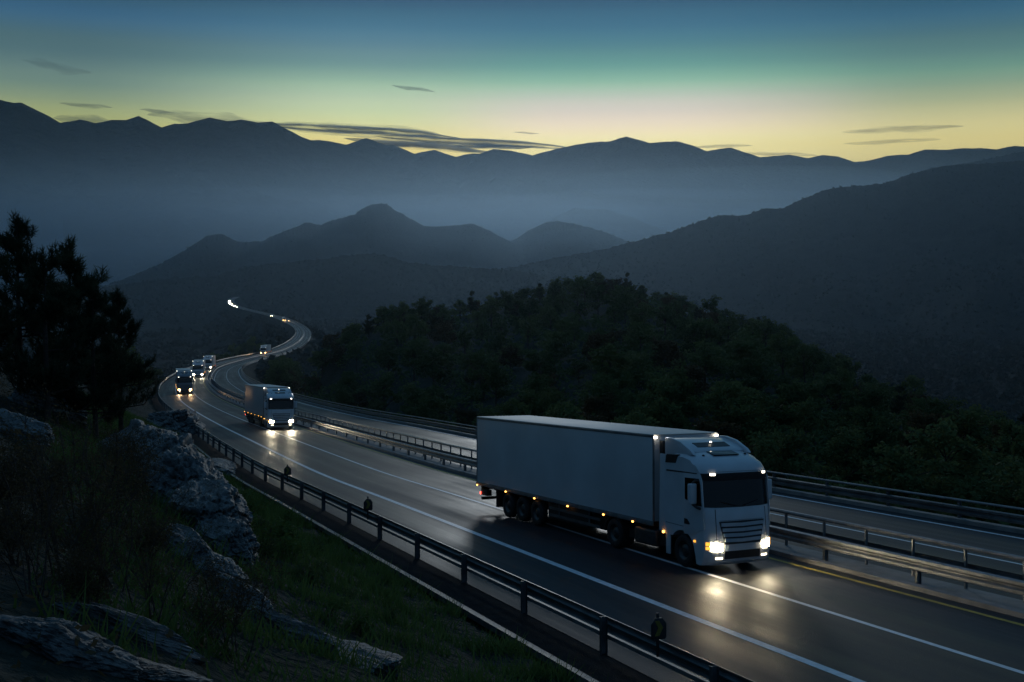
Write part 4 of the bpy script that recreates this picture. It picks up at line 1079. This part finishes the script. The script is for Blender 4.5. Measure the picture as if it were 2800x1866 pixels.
rocks = [ # the two ends in the photo, width and height as shares of the length, label
    (40, 1105, 215, 1175, .55, .42, 'smooth pale boulder slab below the pines, largest of the upper rocks'),
    (-20, 1165, 80, 1225, .5, .40, 'pale rock at the edge of the view just under the boulder slab'),
    (415, 1285, 450, 1330, .5, .40, 'small grey rock at the very top of the long outcrop by the verge'),
    (445, 1315, 500, 1375, .45, .45, 'jagged grey rock second from the top of the long outcrop'),
    (485, 1350, 545, 1425, .45, .48, 'ribbed grey rock in the upper middle of the long outcrop'),
    (525, 1405, 600, 1490, .45, .48, 'largest ribbed grey rock face in the middle of the long outcrop'),
    (575, 1470, 650, 1550, .45, .42, 'ribbed rock at the grassy edge of the long outcrop'),
    (455, 1480, 560, 1560, .42, .36, 'second ribbed layer of rock below the largest grey face'),
    (540, 1540, 640, 1620, .42, .34, 'cracked rock between the ribbed layer and the broken lower end'),
    (600, 1600, 720, 1695, .40, .30, 'lower broken end of the long outcrop, half covered by twigs'),
    (455, 1170, 500, 1200, .40, .30, 'thin dark rock lying in the scrub above the long outcrop'),
    (545, 1270, 625, 1310, .40, .16, 'flat pale slab lying beside the dark strip along the guardrail'),
    (345, 1250, 395, 1300, .42, .36, 'small dark rock behind the top of the long outcrop'),
    (10, 1740, 300, 1850, .50, .36, 'big dark rock slab closest to the viewer in the corner'),
    (260, 1835, 620, 1900, .34, .20, 'low rounded dark rock beside the corner slab'),
    (700, 1715, 940, 1800, .36, .22, 'pale flat rock lying at the foot of the grass bank'),
    (920, 1790, 1070, 1870, .40, .22, 'small rock beside the pale flat rock in the grass'),
    (250, 1720, 480, 1790, .38, .22, 'broken dark rock half hidden under the shrubs'),
]
for k, (ax, ay, bx, by, w, h, lab) in enumerate(rocks):
    A, B = hit(ax, ay, 3.0), hit(bx, by, 3.0); X = B - A; L = X.length * 0.60; X.normalize(); print('rock', k, round(A.length, 1), round(B.length, 1), round(L, 2)); L = max(min(L, 0.085 * A.length), 0.05 * A.length * (1.4 if ay > 1700 else 1))
    o = make_rock((L, L * w, L * h), k + 1)
    Y = Vector((0, 0, 1)).cross(X).normalized(); Z = X.cross(Y); R = Matrix((X, Y, Z)).transposed().to_4x4(); c0 = (A + B) / 2; R.translation = c0 + Vector((0, 0, L * h * 0.15))
    o.matrix_world = R; tag(o, lab, 'rock', 'rocks on the near hillside')

# ------------------------------------------------------------------ grass on the verge
def grass():
    r = np.random.default_rng(9); n = 120000
    i = r.uniform(0, 75, n) ; j = i.astype(int)
    off = -8.5 - 9.5 * r.random(n) ** 1.3
    P = REF[j] + LAT[j] * off[:, None]
    keep = np.array([fbm(x * .5, y * .5, 9.0, 3) > -0.18 for x, y in P[:, :2]]); P = P[keep]; off = off[keep]; n = len(P)
    x = P[:, 0] + r.normal(0, .3, n); y = P[:, 1] + r.normal(0, .3, n)
    z, oc, _ = terrain(x, y)
    ok = (oc < -8.4) & (y > 3); x, y, z = x[ok], y[ok], z[ok]; n = len(x)
    h = r.uniform(.12, .42, n) * (1 + 0.5 * (r.random(n) > .9)); a = r.uniform(0, 6.28, n); lean = r.normal(0, .5, (n, 2)) * h[:, None]
    w = 0.012 + 0.012 * r.random(n)
    B = np.stack([x, y, z - 0.02], 1); s = np.stack([np.cos(a), np.sin(a), 0 * a], 1) * w[:, None]
    T = B + np.stack([lean[:, 0], lean[:, 1], h], 1)
    V = np.stack([B - s, B + s, T + s * .15, T - s * .15], 1).reshape(-1, 3)
    tag(mesh_np('grass', V, np.arange(4 * n).reshape(-1, 4), M['blade'], False), kind='stuff')
grass()

# ------------------------------------------------------------------ clouds
def cloud_mat(name, top):
    m, nt, b = new_mat(name); N, L = nt.nodes, nt.links
    N.remove(b); d = N.new('ShaderNodeBsdfDiffuse'); d.inputs['Color'].default_value = (0.52, 0.55, 0.58, 1)
    tr = N.new('ShaderNodeBsdfTransparent'); lw = N.new('ShaderNodeLayerWeight'); lw.inputs['Blend'].default_value = 0.5
    tc = N.new('ShaderNodeTexCoord'); mp = N.new('ShaderNodeMapping'); mp.inputs['Scale'].default_value = (0.0012, 0.0012, 0.012); L.new(tc.outputs['Object'], mp.inputs[0])
    n1 = N.new('ShaderNodeTexNoise'); n1.inputs['Scale'].default_value = 1.4; n1.inputs['Detail'].default_value = 6; L.new(mp.outputs[0], n1.inputs['Vector'])
    inv = N.new('ShaderNodeMath'); inv.operation = 'SUBTRACT'; inv.inputs[0].default_value = 1.0; L.new(lw.outputs['Facing'], inv.inputs[1])
    ad = N.new('ShaderNodeMath'); ad.operation = 'MULTIPLY'; L.new(inv.outputs[0], ad.inputs[0]); L.new(n1.outputs['Fac'], ad.inputs[1])
    mr = N.new('ShaderNodeMapRange'); mr.interpolation_type = 'SMOOTHSTEP'; mr.inputs['From Min'].default_value = 0.05; mr.inputs['From Max'].default_value = 0.5; mr.inputs['To Max'].default_value = top
    L.new(ad.outputs[0], mr.inputs['Value'])
    mx = N.new('ShaderNodeMixShader'); L.new(mr.outputs['Result'], mx.inputs[0]); L.new(tr.outputs[0], mx.inputs[1]); L.new(d.outputs[0], mx.inputs[2])
    L.new(mx.outputs[0], N['Material Output'].inputs['Surface'])
    return m
M['cloud'] = cloud_mat('cloud', 0.92); M['thin_cloud'] = cloud_mat('thin_cloud', 0.32)
M['cloud_smudge'] = cloud_mat('cloud_smudge', 0.14)
def make_cloud(x0, y0, x1, y1, th, label, seed, thin=False, d=19500):
    """streak between two points of the 2353 px wide view"""
    k = 2800 / 2353; a, b = at(x0 * k, y0 * k, d), at(x1 * k, y1 * k, d); c = (a + b) / 2
    Lx = (b - a).length / 2; hz_ = th * 1.7 * k / FPX * d / 2
    bm = bmesh.new(); bmesh.ops.create_uvsphere(bm, u_segments=96, v_segments=24, radius=1.0)
    ang = math.atan2(b.z - a.z, b.x - a.x)
    for v in bm.verts:
        p = v.co; taper = max(0.0, 1 - p.x * p.x) ** 0.25
        n = fbm(p.x * 2.0 + seed, p.z * 1.2, p.y + seed, 3); n2 = fbm(p.x * 0.9 + seed * 2, seed, 0, 2)
        v.co = Vector((p.x * Lx * (1 + 0.06 * n), p.y * Lx * 0.22, p.z * hz_ * (0.95 + 0.4 * n) * taper + n2 * hz_ * 0.5))
    me = bpy.data.meshes.new('cloud'); bm.to_mesh(me); bm.free(); me.polygons.foreach_set('use_smooth', [True] * len(me.polygons)); me.materials.append(M['cloud_smudge' if seed == 8 else 'thin_cloud' if thin else 'cloud'])
    o = bpy.data.objects.new('cloud', me); COL.objects.link(o); o.location = c; o.rotation_euler = (0, -ang, 0)
    tag(o, label, 'cloud', 'cloud streaks above the ridges')
make_cloud(600, 281, 1060, 320, 17, 'long dark cloud bank sloping down behind the left mountain shoulder', 1)
make_cloud(860, 312, 1310, 342, 13, 'dark cloud tail running down to the saddle before the central peak', 2)
make_cloud(1040, 336, 1230, 338, 8, 'thin dark cloud just under the tail of the long bank', 9)
make_cloud(790, 318, 1130, 350, 14, 'low grey cloud lying behind the small peaks', 3)
make_cloud(120, 272, 270, 284, 16, 'grey cloud patch between the two left summits', 4, True)
make_cloud(340, 268, 640, 290, 20, 'grey cloud veil behind the rounded left summits', 5, True)
make_cloud(135, 238, 260, 248, 7, 'thin flat cloud above the left summits', 6, True)
make_cloud(320, 252, 400, 260, 6, 'small thin cloud above the pointed left summit', 7, True)
make_cloud(50, 138, 210, 170, 13, 'faint dark smudge of cloud high in the sky', 8, True)
make_cloud(900, 196, 1000, 212, 6, 'small wisp of cloud high over the valley', 10, True)
make_cloud(1935, 303, 2215, 291, 11, 'thin lens cloud over the saddle, larger of the two', 11, True)
make_cloud(1940, 330, 2160, 321, 7, 'thin lens cloud over the saddle, lower of the two', 12, True)
make_cloud(1590, 337, 1730, 335, 6, 'faint cloud line just above the ridge after the central peak', 13, True)
make_cloud(1690, 352, 1880, 358, 7, 'faint cloud line touching the low ridge crest', 14, True)
make_cloud(1180, 304, 1240, 308, 3, 'tiny cloud wisp left of the central peak', 15, True)

# ------------------------------------------------------------------ air
def volume_mat(name, dens, col, g):
    m = bpy.data.materials.new(name); m.use_nodes = True; nt = m.node_tree; nt.nodes.clear()
    o = nt.nodes.new('ShaderNodeOutputMaterial'); v = nt.nodes.new('ShaderNodeVolumePrincipled')
    v.inputs['Color'].default_value = (*col, 1); v.inputs['Density'].default_value = dens; v.inputs['Anisotropy'].default_value = g
    nt.links.new(v.outputs[0], o.inputs['Volume'])
    return m
def air(name, x0, x1, y0, y1, z0, z1, dens, col, g):
    o = MB().box(x0, x1, y0, y1, z0, z1).build(name, volume_mat(name, dens, col, g), smooth=False)
    tag(o, kind='stuff'); return o
AIRC, AIRG = (0.55, 0.78, 1.0), 0.70
air('haze', -39000, 39000, -8000, 17500, -141, 1900, 0.2e-5, AIRC, AIRG)
for z1, y0, dens in ((120, 3350, 8e-5), (250, 3365, 1.4e-5), (280, 3380, 2.2e-5), (308, 3395, 3.2e-5), (335, 3410, 3.9e-5), (362, 3425, 4.4e-5), (388, 3440, 4.4e-5), (412, 3455, 3.6e-5), (438, 3470, 2.4e-5), (470, 3485, 1.4e-5), (510, 3500, 0.6e-5),
                     (24, 85, 1.6e-4), (260, 650, 2.8e-5), (340, 800, 2.8e-5), (430, 950, 2.2e-5)):
    air('mist', -30000 + z1, 30000 + z1, y0, 360 if y0 < 100 else 17000 - z1, -139.5 + z1 * 1e-3, z1, dens, AIRC, AIRG)

def fog_bank(px, py, d, lx, ly, lz, dens):
    bm = bmesh.new(); bmesh.ops.create_icosphere(bm, subdivisions=4, radius=1.0)
    for v in bm.verts:
        n = 1 + 0.25 * fbm(v.co.x * 1.3 + px, v.co.y * 1.3, d * 0.01, 3); v.co = Vector((v.co.x * lx * n, v.co.y * ly * n, v.co.z * lz * (1 + 0.5 * (n - 1))))
    me = bpy.data.meshes.new('mist'); bm.to_mesh(me); bm.free(); me.materials.append(volume_mat('mist', dens, AIRC, AIRG))
    o = bpy.data.objects.new('mist', me); COL.objects.link(o); o.location = at(px, py, d); tag(o, kind='stuff')
for a in ((1850, 560, 8200, 1500, 900, 50, 3e-4), (1230, 575, 7600, 1500, 900, 45, 0.0003), (1650, 610, 6200, 1100, 700, 40, 0.00045), (900, 600, 6600, 1300, 800, 40, 0.00025),
          (2050, 505, 10500, 1800, 1200, 60, 0.00025), (620, 560, 7000, 1500, 900, 45, 0.0002), (1350, 640, 5400, 700, 500, 30, 0.00055), (1700, 655, 4300, 420, 300, 22, 0.0008)):
    fog_bank(*a[:5], a[5] * 2.2, a[6] * 0.35)

# ------------------------------------------------------------------ render
scn.view_settings.view_transform = 'Standard'; scn.view_settings.look = 'None'; scn.view_settings.exposure = 0; scn.view_settings.gamma = 1
c = scn.cycles
c.use_denoising = True
try: c.denoiser = 'OPENIMAGEDENOISE'
except Exception: pass
c.max_bounces = 6; c.diffuse_bounces = 2; c.glossy_bounces = 3; c.transparent_max_bounces = 24; c.volume_bounces = 0
c.sample_clamp_indirect = 3.0
c.use_light_tree = True
